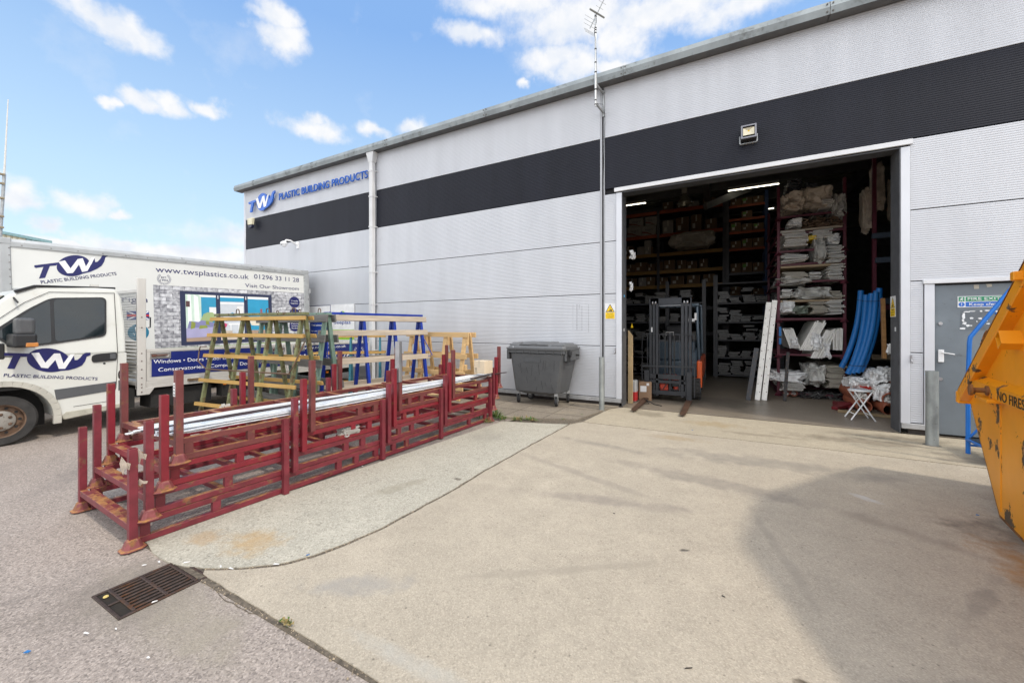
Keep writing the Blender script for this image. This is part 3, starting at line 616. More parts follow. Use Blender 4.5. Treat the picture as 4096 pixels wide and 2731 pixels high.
def aframe(label, p0, p1, zt, hd, n, mleg, mrail, rails, rh, rt, lw=.045, top=True, ov=.08, loops=True, bars=None, toprail=True, mtop=None):
    p0 = Vector((*p0, 0)); p1 = Vector((*p1, 0)); d = p1-p0; L_ = d.length; ang = math.atan2(d.y, d.x)
    t = thing('a_frame_rack', label, 'A-frame rack', p0+Vector((0,0,.004)), ang)
    leg_off = lambda z: hd*(1-z/zt)+.02
    for i in range(n):
        x = .04+(L_-.08)*i/(n-1)
        for s in (-1, 1):
            q = MB(); q.bar((x, s*leg_off(0), 0), (x, s*.025, zt-.03), lw, lw*.8, up=(1,0,0)); q.build('leg', mleg, t, bevel=.003)
        q = MB(); q.bar((x, -leg_off(.10)+.02, .06), (x, leg_off(.10)-.02, .06), .035, .035); q.build('foot_bar', mleg, t)
    for z in rails:
        for s in (-1, 1):
            y = s*(leg_off(z)+lw*.4+rt/2+.002); q = MB(); a = math.atan2(hd, zt)*s
            T = Matrix.Translation((0, y, z)) @ Matrix.Rotation(a, 4, 'X'); q.box(-ov, L_+ov, -rt/2, rt/2, -rh/2, rh/2, T); q.build('rail', mrail, t, bevel=.002)
    if top:
        q = MB(); q.box(-.02, L_+.02, -.045, .045, zt-.02, zt+.02); q.build('top_beam', mtop or mleg, t, bevel=.003)
    if loops:
        for f in (.25,.6,.88):
            x = L_*f; q = MB(); q.tube([(x-.035,0,zt),(x-.035,0,zt+.06),(x-.018,0,zt+.085),(x+.018,0,zt+.085),(x+.035,0,zt+.06),(x+.035,0,zt)],.008,6); q.build('lifting_loop', mat('rusty_bar', (.13,.08,.05), .7, .3), t, smooth=True)
    if bars:
        for (a_, c_) in bars: q = MB(); q.tube([a_, c_], .010, 6); q.build('tie_bar', mat('rusty_bar', (.13,.08,.05), .7, .3), t)
    return t
A = aframe('green steel A-frame rack with orange timber rails standing in front of the van bed', (-7.25,3.40), (-5.30,3.60), 1.70, .29, 4, m_green, m_orng, (.32,.68,1.06,1.38,1.635), .055, .022, .052)
q = MB(); q.tube([(.15,-.26,.86),(1.95,-.24,.86)],.012,6); q.tube([(-.02,-.15,1.20),(-.10,-.20,1.20),(-.13,-.20,1.12),(-.05,-.26,.98),(.15,-.26,.86)],.009,6); q.tube([(2.06,-.10,1.30),(2.00,-.24,.95),(1.92,-.24,.86)],.009,6); q.build('clamp_rod', mat('rusty_bar', (.13,.08,.05), .7, .3), A, smooth=True)
aframe('A-frame rack with weathered grey boards and mint green legs behind the green one', (-7.4,4.20), (-5.38,4.03), 1.71, .22, 4, m_mint, m_greyw, (.35,.62,.95,1.33,1.64), .115, .025, .06)
B_ = aframe('bright blue A-frame rack with pale weathered boards', (-6.24,4.62), (-5.80,6.60), 1.755, .30, 4, m_blue, m_palew, (.42,.90,1.40,1.675), .105, .025, .065, loops=False)
q = MB(); q.tube([(-.02,-.18,1.33),(-.10,-.30,1.30),(-.16,-.42,.95),(.0,-.36,.93),(.04,-.22,.94)],.009,6); q.tube([(1.98,-.16,1.28),(2.10,-.3,.92),(2.0,-.30,.90)],.009,6); q.build('stop_bar', m_blue, B_, smooth=True)
aframe('low teal A-frame rack with orange rails between the blue rack and the wall', (-7.80,5.60), (-6.85,6.50), 1.36, .26, 3, m_teal, m_orng, (.28,.95,1.31), .05, .022, .05, loops=False)
# pine A-frame
pa = thing('a_frame_rack', 'raw pine wood A-frame rack next to the wall left of the wheelie bin', 'A-frame rack', (-6.42,7.02,.034), math.atan2(-.27,1.90))
for x in (.05,.48,1.16,1.72):
    for s in (-1,1):
        q = MB(); q.bar((x, s*.27, 0), (x, s*.055, 1.36), .095, .04, up=(0,1,0)); q.build('leg', m_pine, pa, bevel=.003)
    q = MB(); q.box(x+.01,x+.10,-.16,-.10,.60,.72); q.box(x+.03,x+.09,-.1,-.04,1.1,1.32); q.build('cleat', m_pine, pa, bevel=.003)
for z in (.24,.53,.88,1.32):
    for s in (-1,1):
        y = s*(.27-(.215)*z/1.36+.045); q = MB(); q.box(-.08,1.86,y-.014,y+.014,z-.05,z+.05); q.build('rail', m_pine, pa, bevel=.003)
# ============================================================ wheelie bin
m_bin = mat('grey_bin_plastic', (.082,.084,.086), .55, 0, .12, 4, rust=(.12,.12,.118), rs=3.5, rt=.6, rw=.2, rust2=(.09,.09,.09), bump=.08, bs=60)
m_bin2 = mat('grey_lid_plastic', (.115,.118,.122), .5, 0, .10, 4, rust=(.13,.13,.13), rs=6, rt=.62, rw=.1)
m_rub = mat('rubber', (.018,.018,.019), .75, var=.3)
bn = thing('wheelie_bin', 'large grey four wheeled plastic wheelie bin against the metal wall', 'bin', (-3.20,7.13,.03), R(-2))
def taper(b, x0, x1, y0, y1, z0, X0, X1, Y0, Y1, z1, ch=.06):
    lo = [(x0+ch,y0),(x1-ch,y0),(x1,y0+ch),(x1,y1-ch),(x1-ch,y1),(x0+ch,y1),(x0,y1-ch),(x0,y0+ch)]; c2 = ch
    hi = [(X0+c2,Y0),(X1-c2,Y0),(X1,Y0+c2),(X1,Y1-c2),(X1-c2,Y1),(X0+c2,Y1),(X0,Y1-c2),(X0,Y0+c2)]
    b.add([(x,y,z0) for x,y in lo]+[(x,y,z1) for x,y in hi], [tuple(range(8))[::-1], tuple(range(8,16))]+[(k,(k+1)%8,8+(k+1)%8,8+k) for k in range(8)])
q = MB(); taper(q, -.47,.47,-.25,.30,.245, -.56,.60,-.30,.40,.98, .05); q.build('body', m_bin, bn, bevel=.012, seg=2)
q = MB(); taper(q, -.30,.30,-.2,.25,.20, -.44,.44,-.24,.28,.25, .04); q.build('underside', m_bin, bn, bevel=.01)
q = MB(); taper(q, -.62,.64,-.335,.43,1.045, -.635,.655,-.345,.44,1.085, .05); q.build('rim', m_bin2, bn, bevel=.006)
q = MB(); q.box(-.60,.62,-.318,-.30,.99,1.045)
for i in range(8): q.box(-.57+i*.16,-.555+i*.16,-.335,-.30,.98,1.045)
q.box(-.615,-.56,-.30,.38,.86,1.045); q.box(.60,.64,-.28,.38,.86,1.045); q.build('rim_ribs', m_bin, bn, bevel=.004)
q = MB(); taper(q, -.60,.62,-.33,.42,1.087, -.57,.60,-.26,.38,1.155, .05); q.build('lid', m_bin2, bn, bevel=.012, seg=2)
q = MB(); taper(q, -.575,-.37,-.29,.30,1.14, -.55,-.38,-.2,.26,1.185,.03); taper(q, .30,.60,-.29,.30,1.14, .32,.57,-.2,.26,1.182,.03); taper(q, -.365,.295,-.20,.30,1.14, -.34,.27,-.1,.26,1.195,.03); q.build('lid_dome', m_bin2, bn, bevel=.012, seg=2)
q = MB(); q.tube([(-.34,-.262,1.135),(-.33,-.285,1.15),(.27,-.285,1.15),(.28,-.262,1.135)],.011,8); q.box(-.09,.05,-.29,-.27,1.12,1.17); q.build('lid_handle', m_bin2, bn, smooth=True)
q = MB(); q.box(-.24,.12,-.2965,-.285,.82,.90); q.build('label_patch', mat('bin_patch', (.075,.077,.08), .6), bn)
q = MB(); q.box(.60,.655,-.26,-.12,.83,1.06); q.tube([(.63,-.19,.95),(.70,-.19,.95)],.018,8); q.tube([(.63,.2,.95),(.70,.2,.95)],.018,8); q.box(.655,.69,-.24,-.14,.97,1.04); q.build('lifting_trunnion', m_rub, bn, bevel=.005)
m_scr = mat('bin_scratches', (.045,.045,.047), .7)
random.seed(5); q = MB()
for _ in range(20):
    x = random.uniform(-.5,.42); z = random.uniform(.35,.95); dy = -.2525-.07*((z-.245)/.735)**1.0*.72-.0015
    a = random.uniform(-.03,.03); l = random.uniform(.04,.22); z2 = max(.27, z-l); dy2 = -.2525-.0504*((z2-.245)/.735)-.0015; dy = -.2525-.0504*((z-.245)/.735)-.0015
    q.bar((x,dy,z),(x+a,dy2,z2),.003+random.random()*.004,.001,up=(0,1,0))
q.build('scratches', m_scr, bn)
m_galv = mat('galvanised', (.36,.37,.37), .5, .5, .2, 8, rust=(.18,.14,.11), rs=10, rt=.64, rw=.1)
for (x, y, a) in ((-.42,-.18,.3),(.40,-.20,.2),(.44,.28,.5),(-.36,.28,1.57)):
    q = MB(); q.box(-.03,.03,-.03,.03,.20,.245); q.bar((-.028,0,.215),(-.03,-.06*0+.03,.095),.006,.05); q.bar((.028,0,.215),(.03,.03,.095),.006,.05)
    fk = q.build('castor_fork', m_galv, bn, loc=(x,y,0), rot=(0,0,a))
    q = MB(); q.lathe([(.05,-.02),(.078,-.022),(.085,-.012),(.085,.012),(.078,.022),(.05,.02)],(0,.03,.086),'x',20); q.build('castor_wheel', m_rub, fk, smooth=True)
    q = MB(); q.lathe([(.048,-.023),(.03,-.026),(.012,-.03),(.012,.03),(.03,.026),(.048,.023)],(0,.03,.086),'x',12); q.build('castor_hub', mat('hub_grey', (.12,.12,.12), .5), fk)
text('number', '2', m_white, bn, (-.46,-.334,1.09), WALLROT, Hh=.035, off=.01)
# ============================================================ bollards
for (x, y, r, h, lab) in ((-1.99,7.07,.047,.965,'slim galvanised steel bollard at the left edge of the loading doorway'),(2.286,6.99,.061,.945,'thicker galvanised steel bollard in front of the grey fire door')):
    t = thing('steel_bollard', lab, 'bollard', (x, y, .008)); q = MB()
    q.lathe([(r,0),(r,h)], n=24, cap=False); q.lathe([(r-.005,h-.3),(r-.005,h)], n=24, cap=False); q.lathe([(r-.005,h),(r,h)], n=24, cap=False)
    q.add([(math.cos(k/24*math.tau)*(r-.004), math.sin(k/24*math.tau)*(r-.004), h-.06) for k in range(24)], [tuple(range(24))])
    q.build('post', mat('bollard_steel', (.30,.32,.31), .55, .45, .3, 7, vz=.5, rust=(.17,.14,.11), rs=12, rt=.62, rw=.08), t, smooth=True)
    q = MB(); q.lathe([(r+.03,.0),(r+.022,.006),(r+.001,.008)], n=24, cap=False); q.build('base_ring', mat('base_ring', (.17,.15,.12), .9, var=.4, vs=30), t)
# ============================================================ skip
m_skip = mat('orange_skip_paint', (.84,.315,.006), .42, .0, .08, 3.0, rust=(.16,.09,.04), rs=3.2, rt=.60, rw=.02, rust2=(.09,.06,.035), bump=.2, bs=12)
m_skipr = mat('rusted_skip_edge', (.20,.085,.03), .8, .1, .4, 10, rust=(.5,.2,.02), rs=9, rt=.5, rw=.08)
SK = thing('skip', 'orange steel rubbish skip with rust scars, NO FIRES stencilled on its rib', 'skip', (1.90,4.59,.012), math.atan2(.988,.157)-math.pi/2)
# local: +y away from camera along the skip, -x the visible side, x from 0 to 1.7
SW = 1.72; T0, T1 = .80, -3.30; zt = 1.92; zl = .80
side = [(0,.0),(T0-.02,zl),(T0-.02,zl+.05),(-.85,zt),(-1.78,zt),(T1+.02,zl+.05),(T1+.02,zl),(-2.33,0)]
def skx(z): return .10*max(0., 1-z/zl)*1.0     # sides lean in slightly below the lip
for x, nm in ((0, 'side_wall'), (SW, 'side_wall')):
    q = MB(); q.prism(side, (x-(.012 if x == 0 else 0), 0, 0), (0,1,0), (0,0,1), .012); q.build(nm, m_skip, SK)
q = MB(); q.box(0,SW,-2.33,0,0,.012); q.build('floor_plate', m_skip, SK)
for a, c in (((0,0),(T0-.02,zl+.03)),((-2.33,0),(T1+.02,zl+.03))):
    q = MB(); q.bar((.0,*a),(.0,*c),.001,.001); q = MB(); q.add([(0.0,a[0],a[1]),(SW,a[0],a[1]),(SW,c[0],c[1]),(0.0,c[0],c[1]),(0.0,a[0],a[1]+.012),(SW,a[0],a[1]+.012),(SW,c[0],c[1]+.012),(0.0,c[0],c[1]+.012)],[(0,1,2,3),(4,7,6,5),(0,4,5,1),(3,2,6,7)]); q.build('end_wall', m_skip, SK)
def rim(pa_, pb_, m=m_skip, w=.085, hgt=.10, nm='rim_channel'):
    for x in (-.045, SW+.045):
        q = MB(); q.bar((x,*pa_),(x,*pb_),w,hgt); q.build(nm, m, SK, bevel=.006)
up = 0.0
rim((T0,zl+.03),(-.85,zt)); rim((-.85,zt),(-1.78,zt)); rim((-1.78,zt),(T1,zl+.03))
q = MB(); q.box(-.09,SW+.09,T0-.03,T0+.05,zl-.03,zl+.08); q.build('end_lip', m_skip, SK, bevel=.008)
q = MB(); q.box(-.09,SW+.09,T1-.05,T1+.03,zl-.03,zl+.08); q.build('end_lip', m_skip, SK, bevel=.008)
dv = Vector((0,-.85-T0,zt-zl-.03)).normalized(); nv = Vector((0,-dv.z,dv.y)); nv = nv if nv.z > 0 else -nv
q = MB()
pA = Vector((-.045,T0-.02,zl+.05))+nv*.052; pB = Vector((-.045,-.85,zt+.02))+nv*.052; q.bar(pA, pB, .080, .006, up=nv); q.build('rusty_rim_edge', m_skipr, SK)
# rib with lettering: a channel standing off the side
rb = MB(); rb.prism([(T0-.20,.930),(T0-.20,1.030),(T1+.2,1.030),(T1+.2,.930)], (-.012-.055,0,0), (0,1,0), (0,0,1), .055); rb.add([(-.067,T0-.20,1.031),(-.012,T0-.20,1.07),(-.012,T1+.2,1.07),(-.067,T1+.2,1.031)],[(0,1,2,3)])
rbo = rb.build('side_rib', m_skip, SK, bevel=.003)
lt = text('lettering', 'NO FIRES', mat('stencil_black', (.03,.022,.012), .8, rust=(.5,.2,.01), rs=60, rt=.6, rw=.03), rbo, (-.0690,-.19,.943), (R(90),0,R(-90)), W=.50, Hh=.072, off=.008)
# lifting stub and pockets
q = MB(); q.lathe([(.02,0),(.038,0),(.038,-.015),(.020,-.02),(.020,-.085),(.045,-.088),(.045,-.105),(.02,-.108)],(-.066,.02,.985),'x',18); q.build('lifting_stub', m_skipr, SK, smooth=True)
q = MB(); q.prism([(.16,.905),(.16,.930),(-.14,.930),(-.14,.905)], (-.012-.10,0,0), (0,1,0), (0,0,1), .10); q.build('stub_plate', m_skip, SK, bevel=.004)
for (y, z) in ((-.40,1.42),(-2.33,1.42)):
    q = MB(); q.htube((-.012,y,z-.02),(-.115,y,z-.02),.11,.085,.008,up=dv if y > -1 else (0,0,1)); q.build('rope_pocket', m_skipr if False else m_skip, SK)
    q = MB(); q.box(-.06,-.02,y-.03,y+.03,z-.05,z); q.build('pocket_infill', mat('dark_infill', (.03,.02,.012), .95), SK)  # dark block set in the pocket opening
q = MB(); q.tube([(-.04,-.10,1.45),(-.04,.16,1.46),(-.04,.20,1.44),(-.04,.30,1.345),(-.04,.28,1.325),(-.04,.06,1.325)],.012,8); q.build('grab_loop', mat('rusty_orange', (.35,.13,.03), .6, .2, .4, 12, rust=(.08,.05,.03), rs=18, rt=.5, rw=.1), SK, smooth=True)
for y in (-.02,-1.2,-2.3):
    q = MB(); q.box(-.0165,-.012,y-.012,y+.012,.05,.88); q.build('weld_seam', m_skip, SK)
q = MB(); q.box(-.13,-.02,-.74,-.68,1.80,1.86); q.build('cross_bar', m_skip, SK, bevel=.006)
q = MB(); q.bar((0.0,-2.33,.006),(0.0,0,.006),.03,.02); q.bar((0.0,0,.0),(0.0,T0-.05,zl-.02),.024,.016); q.build('bottom_edge', m_skipr, SK)
# rubble inside the skip
tag(bag('waste_heap', 2.05,3.4,1.9,4.6,.3,1.35,mat('waste', (.2,.18,.15), .9, var=.5, vs=9), None, 4, .3), 'heap of waste inside the orange skip', 'waste')
# ============================================================ blue mobile safety steps
m_bl = mat('bright_blue_paint', (.012,.15,.52), .35, .1, .1, 8)
st = thing('safety_steps', 'bright blue tubular mobile safety steps behind the orange skip', 'safety steps', (2.51,6.73,.012))
for y, nm in ((0,'handrail'),(-.52,'handrail')):
    q = MB(); q.tube([(0,y,0),(0,y,.84),(.012,y,1.33),(.02,y,1.38),(.05,y,1.43),(.19,y,1.67),(.46,y,2.13),(.60,y,2.33),(.66,y,2.38),(1.3,y,2.40),(1.36,y,2.34),(1.36,y,0)],.021,10); q.build(nm, m_bl, st, smooth=True)
q = MB(); q.tube([(.22,0,1.66),(.62,0,1.40),(.62,0,.2)],.013,8); q.tube([(.02,0,.20),(.30,0,.62),(1.1,0,1.7)],.013,8); q.tube([(.02,-.52,.20),(.30,-.52,.62),(1.1,-.52,1.7)],.013,8); q.tube([(.01,0,.1),(1.36,0,.1)],.013,8); q.tube([(.01,-.52,.1),(1.36,-.52,.1)],.013,8); q.build('brace', m_bl, st, smooth=True)
m_grip = mat('grip_tread', (.03,.04,.05), .9)
for i in range(6):
    x = .04+i*.19; z = .185+i*.25
    q = MB(); q.box(x-.06,x+.15,-.50,.02,z-.035,z-.006); tr = q.build('tread', m_bl, st, bevel=.004)
    q = MB(); q.box(x-.045,x+.14,-.48,.0,z-.006,z-.001); q.build('grip', m_grip, tr)
for x in (.25,1.2):
    for y in (.03,-.55):
        q = MB(); q.lathe([(.02,-.015),(.05,-.015),(.055,0),(.05,.015),(.02,.015)],(x,y,.056),'y',16); q.build('wheel', mat('grey_wheel', (.3,.3,.3), .6), st, smooth=True)
# ============================================================ wall fixtures
m_cone = mat('alu_mast', (.62,.62,.60), .4, .5, .06)
ae = thing('tv_aerial', 'tall aluminium mast with a yagi TV aerial bracketed to the wall above the eaves', 'aerial', (-2.10,7.59,5.62))
q = MB(); q.tube([(-.06,-.33,.0),(-.06,-.33,1.71)],.019,10); q.build('mast', m_cone, ae, smooth=True)
q = MB(); q.bar((-.06,-.33,.06),(.0,0,.02),.035,.035); q.bar((-.06,-.33,.42),(.0,0,.38),.035,.035); q.box(-.02,.02,-.02,.0,-.06,.45); q.build('wall_bracket', m_galv, ae, bevel=.002)
for z in (.02,.1,.30,.62,.80,1.05,1.35,1.40,1.44,1.66):
    q = MB(); q.lathe([(.0215,0),(.0215,.022)],(-.06,-.33,z),n=10); q.build('tape_band', m_ink, ae)
q = MB(); q.tube([(-.04,-.31,.05),(.02,-.12,.12),(.03,-.02,-.05),(.0,-.02,-1.4),(-.005,-.02,-5.5)],.0045,5); q.tube([(-.03,-.35,.5),(-.045,-.37,1.2),(-.08,-.35,1.38),(-.04,-.35,1.55),(-.05,-.34,1.7)],.004,5); q.build('cable', mat('cable', (.02,.02,.02), .5), ae, smooth=True)
d = Vector((.55,-.30,.52)).normalized(); base = Vector((-.07,-.33,1.65))-d*.18; sd = Vector((.55,.83,-.10)); sd = (sd-d*sd.dot(d)).normalized()
q = MB(); q.bar(base, base+d*1.35, .014, .014); q.build('boom', m_cone, ae)
for i in range(12):
    p_ = base+d*(.34+i*.083); q = MB(); q.tube([p_-sd*.085, p_+sd*.085],.0035,5); q.build('director', m_cone, ae)
for k in (-1,1):
    for j in range(3):
        p_ = base+d*(.0+j*.02)+Vector((0,0,k*(.05+j*.05))); q = MB(); q.tube([p_-sd*.14, p_+sd*.14],.0035,5); q.build('reflector', m_cone, ae)
p_ = base+d*.25; q = MB(); q.bar(p_-sd*.17, p_+sd*.17, .045, .03, up=d); q.build('dipole', mat('dipole_grey', (.25,.25,.23), .5), ae, bevel=.004)
# floodlight
fl = thing('floodlight', 'black square LED floodlight on the dark band above the doorway', 'floodlight', (.30,7.55,4.64))
q = MB(); q.box(-.115,.115,-.09,-.0,-.115,.125, Matrix.Rotation(R(-8),4,'X')); q.build('housing', mat('black_housing', (.012,.012,.012), .4), fl, bevel=.008)
q = MB(); q.htube((0,-.095,.0),(0,-.12,.0),.215,.225,.022); q.build('bezel', mat('grey_bezel', (.2,.2,.22), .35, .4), fl, rot=(R(-8),0,0))
m_refl = mat('reflector', (.55,.50,.36), .25, .3)
q = MB(); q.add([(-.078,-.112,-.06),(.078,-.112,-.06),(.078,-.112,.065),(-.078,-.112,.065),(-.012,-.094,.008),(.012,-.094,.008),(.012,-.094,.03),(-.012,-.094,.03)],[(0,1,5,4),(1,2,6,5),(2,3,7,6),(3,0,4,7)]); q.build('reflector', m_refl, fl, rot=(R(-8),0,0))
q = MB(); q.box(-.012,.012,-.0955,-.093,.008,.03); q.build('led_chip', mat('led_chip', (.75,.48,.02), .5), fl, rot=(R(-8),0,0))
q = MB(); q.bar((-.12,0,0),(-.12,-.02,-.13),.02,.006); q.bar((.12,0,0),(.12,-.02,-.13),.02,.006); q.box(-.12,.12,-.025,.02,-.14,-.13); q.build('bracket', m_galv, fl)
# alarm box
al = thing('alarm_box', 'cream alarm bell box with a dark blue base on the dark band near the corner', 'alarm box', (-13.83,7.59,4.95))
q = MB(); q.prism([(-.15,.16),(.15,.16),(.11,-.06),(-.11,-.06)], (0,-.09,0), (1,0,0), (0,0,1), .09); q.build('cover', mat('cream_cover', (.62,.58,.42), .45), al, bevel=.012)
q = MB(); q.prism([(-.12,-.06),(.12,-.06),(.08,-.16),(-.08,-.16)], (0,-.085,0), (1,0,0), (0,0,1), .085); q.build('base', mat('navy_base', (.015,.018,.045), .4), al, bevel=.01)
# CCTV
cc = thing('security_camera', 'white dome security camera on a wall bracket left of the downpipe', 'security camera', (-11.55,7.59,4.02))
q = MB(); q.box(-.03,.05,-.03,0,-.10,.11); q.tube([(.0,-.02,.0),(-.02,-.22,.10),(-.05,-.33,.10),(-.06,-.38,.04)],.026,10); q.build('bracket', m_white, cc, smooth=True)
q = MB(); q.lathe([(.03,.06),(.09,.02),(.10,-.02),(.085,-.04),(.075,-.07),(.05,-.11),(.0,-.125)],(-.06,-.40,-.0),n=20,cap=False); q.build('dome', m_white, cc, smooth=True)
q = MB(); q.lathe([(.03,.0),(.0,-.012)],(-.05,-.475,-.06),'z',10); q.build('lens', m_ink, cc)
# caution sign
m_yel = mat('sign_yellow', (.80,.52,.005), .4); m_sw = mat('sign_white', (.72,.72,.72), .35)
def caution(label, x, z, y, rot, parent=None, wide=.202, hgt=.305):
    t = thing('caution_sign', label, 'sign', (x, y, z)); t.rotation_euler = rot
    q = MB(); q.box(0,wide,0,hgt,0,.003); q.build('board', m_sw, t)
    q = MB(); q.prism([(.014,.135),(wide-.014,.135),(wide/2,.290)], (0,0,.0032), (1,0,0), (0,1,0), .001); q.build('triangle', m_ink, t)
    q = MB(); q.prism([(.030,.144),(wide-.030,.144),(wide/2,.270)], (0,0,.0044), (1,0,0), (0,1,0), .001); q.build('yellow_field', m_yel, t)
    q = MB(); q.box(.012,wide-.012,.008,.128,.0032,.0042); q.build('yellow_panel', m_yel, t)
    c = wide/2; q = MB(); q.prism([(c-.028,.160),(c+.035,.160),(c+.035,.185),(c+.012,.188),(c+.008,.178),(c-.006,.178),(c-.006,.168),(c-.05,.165),(c-.05,.160)], (0,0,.0056), (1,0,0), (0,1,0), .001)
    q.prism([(c-.008,.18),(c-.004,.18),(c-.004,.212),(c+.012,.212),(c+.02,.19),(c+.024,.19),(c+.016,.217),(c-.008,.217)], (0,0,.0056), (1,0,0), (0,1,0), .001)
    q.lathe([(.009,0),(.009,.001)],(c-.002,.156,.0056),n=12); q.lathe([(.009,0),(.009,.001)],(c+.026,.156,.0056),n=12); q.build('forklift_pictogram', m_ink, t)
    for body, yy, hh, ww in (('Caution',.098,.020,.115),('Forklift trucks',.062,.014,.150),('operating',.028,.014,.100)):
        text('lettering', body, m_ink, t, (c,yy,.0046), (0,0,0), W=ww, Hh=hh, off=.004, align='CENTER')
    return t
caution('yellow and white forklift caution sign on the ribbed wall left of the doorway', -2.075, 1.665, W-.001, (R(90),0,0))
caution('narrow looking forklift caution sign inside the right hand door jamb', 2.143, 1.66, W+.335, (R(90),0,R(-90)))
for (x, lab) in ((-1.743,'small white sticker low on the left door jamb'),(2.143,'small white sticker under the sign on the right door jamb')):
    q = MB(); s_ = 1 if x < 0 else -1; q.box(x-.001,x+.001,W+.12,W+.17,1.43 if x < 0 else 1.45,1.49 if x < 0 else 1.51); tag(q.build('sticker', m_sw), lab, 'sticker')
q = MB(); q.box(-1.744,-1.742,W+.12,W+.20,2.09,2.13); tag(q.build('sticker', mat('sticker_blue', (.1,.4,.7), .5)), 'small blue sticker on the left door jamb above eye level', 'sticker')
# fire exit sign
fx_ = thing('fire_exit_sign', 'green and blue FIRE EXIT Keep clear sign on the grey door', 'sign', (2.742,W+.031,1.775)); fx_.rotation_euler = (R(90),0,0)
m_grn = mat('sign_green', (.02,.24,.11), .4); m_sbl = mat('sign_blue', (.02,.13,.50), .4)
q = MB(); q.box(0,.436,0,.150,0,.002); q.build('board', m_sw, fx_)
q = MB(); q.box(.076,.428,.080,.142,.0022,.003); q.box(.010,.066,.080,.142,.0022,.003); q.build('green_panel', m_grn, fx_)
q = MB(); q.box(.076,.428,.008,.072,.0022,.003); q.lathe([(.030,0),(.030,.001)],(.038,.040,.0022),n=24); q.build('blue_panel', m_sbl, fx_)
text('lettering', 'FIRE EXIT', m_sw, fx_, (.095,.092,.0032), (0,0,0), W=.305, Hh=.040, off=.014)
text('lettering', 'Keep clear', m_sw, fx_, (.110,.022,.0032), (0,0,0), W=.285, Hh=.038, off=.012)
text('lettering', '!', m_sw, fx_, (.038,.022,.0034), (0,0,0), Hh=.038, off=.014, align='CENTER')
q = MB(); q.lathe([(.006,0),(.006,.001)],(.044,.131,.0032),n=10); q.prism([(.028,.121),(.042,.126),(.048,.118),(.056,.116),(.055,.112),(.046,.113),(.042,.106),(.052,.098),(.048,.086),(.043,.087),(.046,.097),(.034,.101),(.026,.090),(.016,.090),(.017,.094),(.024,.096),(.033,.112),(.034,.118),(.028,.115),(.024,.108),(.020,.110)],(0,0,.0032),(1,0,0),(0,1,0),.001); q.build('running_man', m_sw, fx_)
# ============================================================ logo
Wp = [(.30,.68),(.385,.72),(.455,.34),(.555,.73),(.625,.75),(.665,.36),(.745,.74),(.80,.76),(.685,.15),(.61,.13),(.570,.48),(.485,.13),(.41,.14)]
Sp = [(1.0,.88),(.94,.86),(.90,.78),(.87,.64),(.835,.54),(.80,.52),(.79,.72),(.745,.44),(.62,.05),(.73,.10),(.82,.20),(.89,.32),(.93,.50),(.95,.70),(1.0,.77)]
Tp = [(0,.62),(0,.54),(.02,.50),(.11,.52),(.05,.04),(.125,.04),(.19,.53),(.27,.53),(.31,.66)]
def logo(parent, O, U, V, Wd, Ht, mb, mw, t=.0012, rx=.22, thick=.0, cx=.53):
    U = Vector(U); V = Vector(V); Nn = U.cross(V).normalized(); O = Vector(O)
    S = lambda pts: [(a*Wd, c*Ht) for a, c in pts]
    q = MB(); el = [((cx+rx*math.cos(k/40*math.tau))*Wd, (.45+.47*math.sin(k/40*math.tau))*Ht) for k in range(40)]
    q.prism(el, O, U, V, t+thick); q.build('logo_disc', mb, parent)
    q = MB(); q.prism(S(Tp), O, U, V, t*1.6+thick); q.build('logo_letter', mb, parent); q = MB(); q.prism(S(Sp), O, U, V, t*1.8+thick); q.build('logo_letter', mb, parent)
    q = MB(); q.prism(S(Wp), O+Nn*(t*1.9+thick), U, V, t); q.build('logo_w', mw, parent)
m_navy = mat('navy_print', (.012,.014,.105), .35); m_whp = mat('white_print', (.80,.80,.80), .35)
# building lettering, raised
m_rblue = mat('raised_blue', (.02,.13,.55), .35, spec=.4)
sg = thing('wall_sign', 'raised blue TWS logo and PLASTIC BUILDING PRODUCTS letters under the eaves', 'wall sign', (0,0,0))
logo(sg, (-14.05,W-.055,5.31), (1,0,0), (0,0,1), 1.46, .60, m_rblue, m_whp, t=.006, rx=.205, thick=.030)
text('raised_lettering', 'PLASTIC BUILDING PRODUCTS', m_rblue, sg, (-12.42,W-.040,5.515), WALLROT, W=3.95, Hh=.215, off=.010, ext=.022)
# banner boards on the wall
bnr = thing('stockist_board', 'white and lime green stockist board standing against the wall left of the downpipe', 'board', (-9.995,W-.03,.75))
q = MB(); q.box(0,.97,0,.012,0,1.41); q.build('board', m_sw, bnr)
m_lime = mat('lime_print', (.30,.55,.03), .4); m_bdark = mat('stockist_blue', (.015,.045,.26), .4)
q = MB(); q.box(.0,.97,-.0015,0,.42,.70); q.build('green_band', m_lime, bnr)
q = MB(); q.prism([(.5,1.02+.2)]+[(.5+.16*math.cos(a/10*math.pi/2+math.pi/2),1.02+.2*math.sin(a/10*math.pi/2+math.pi/2)) for a in range(11)]+[(.5,1.02)], (0,-.0015,0), (1,0,0), (0,0,1), .0014); q.build('leaf_blue', m_bdark, bnr)
q = MB(); q.prism([(.5,1.02)]+[(.5+.16*math.cos(a/10*math.pi/2),1.02+.2*math.sin(a/10*math.pi/2)) for a in range(11)], (0,-.0015,0), (1,0,0), (0,0,1), .0014); q.build('leaf_green', m_lime, bnr)
text('lettering', 'deeplas', m_bdark, bnr, (.13,-.001,.86), WALLROT, W=.70, Hh=.10, off=.012)
text('lettering', 'Approved Stockist', m_sw, bnr, (.10,-.002,.585), WALLROT, W=.76, Hh=.075, off=.008)
text('lettering', 'PVC-U Roofline and Cladding', m_sw, bnr, (.12,-.002,.475), WALLROT, W=.70, Hh=.042, off=.004)
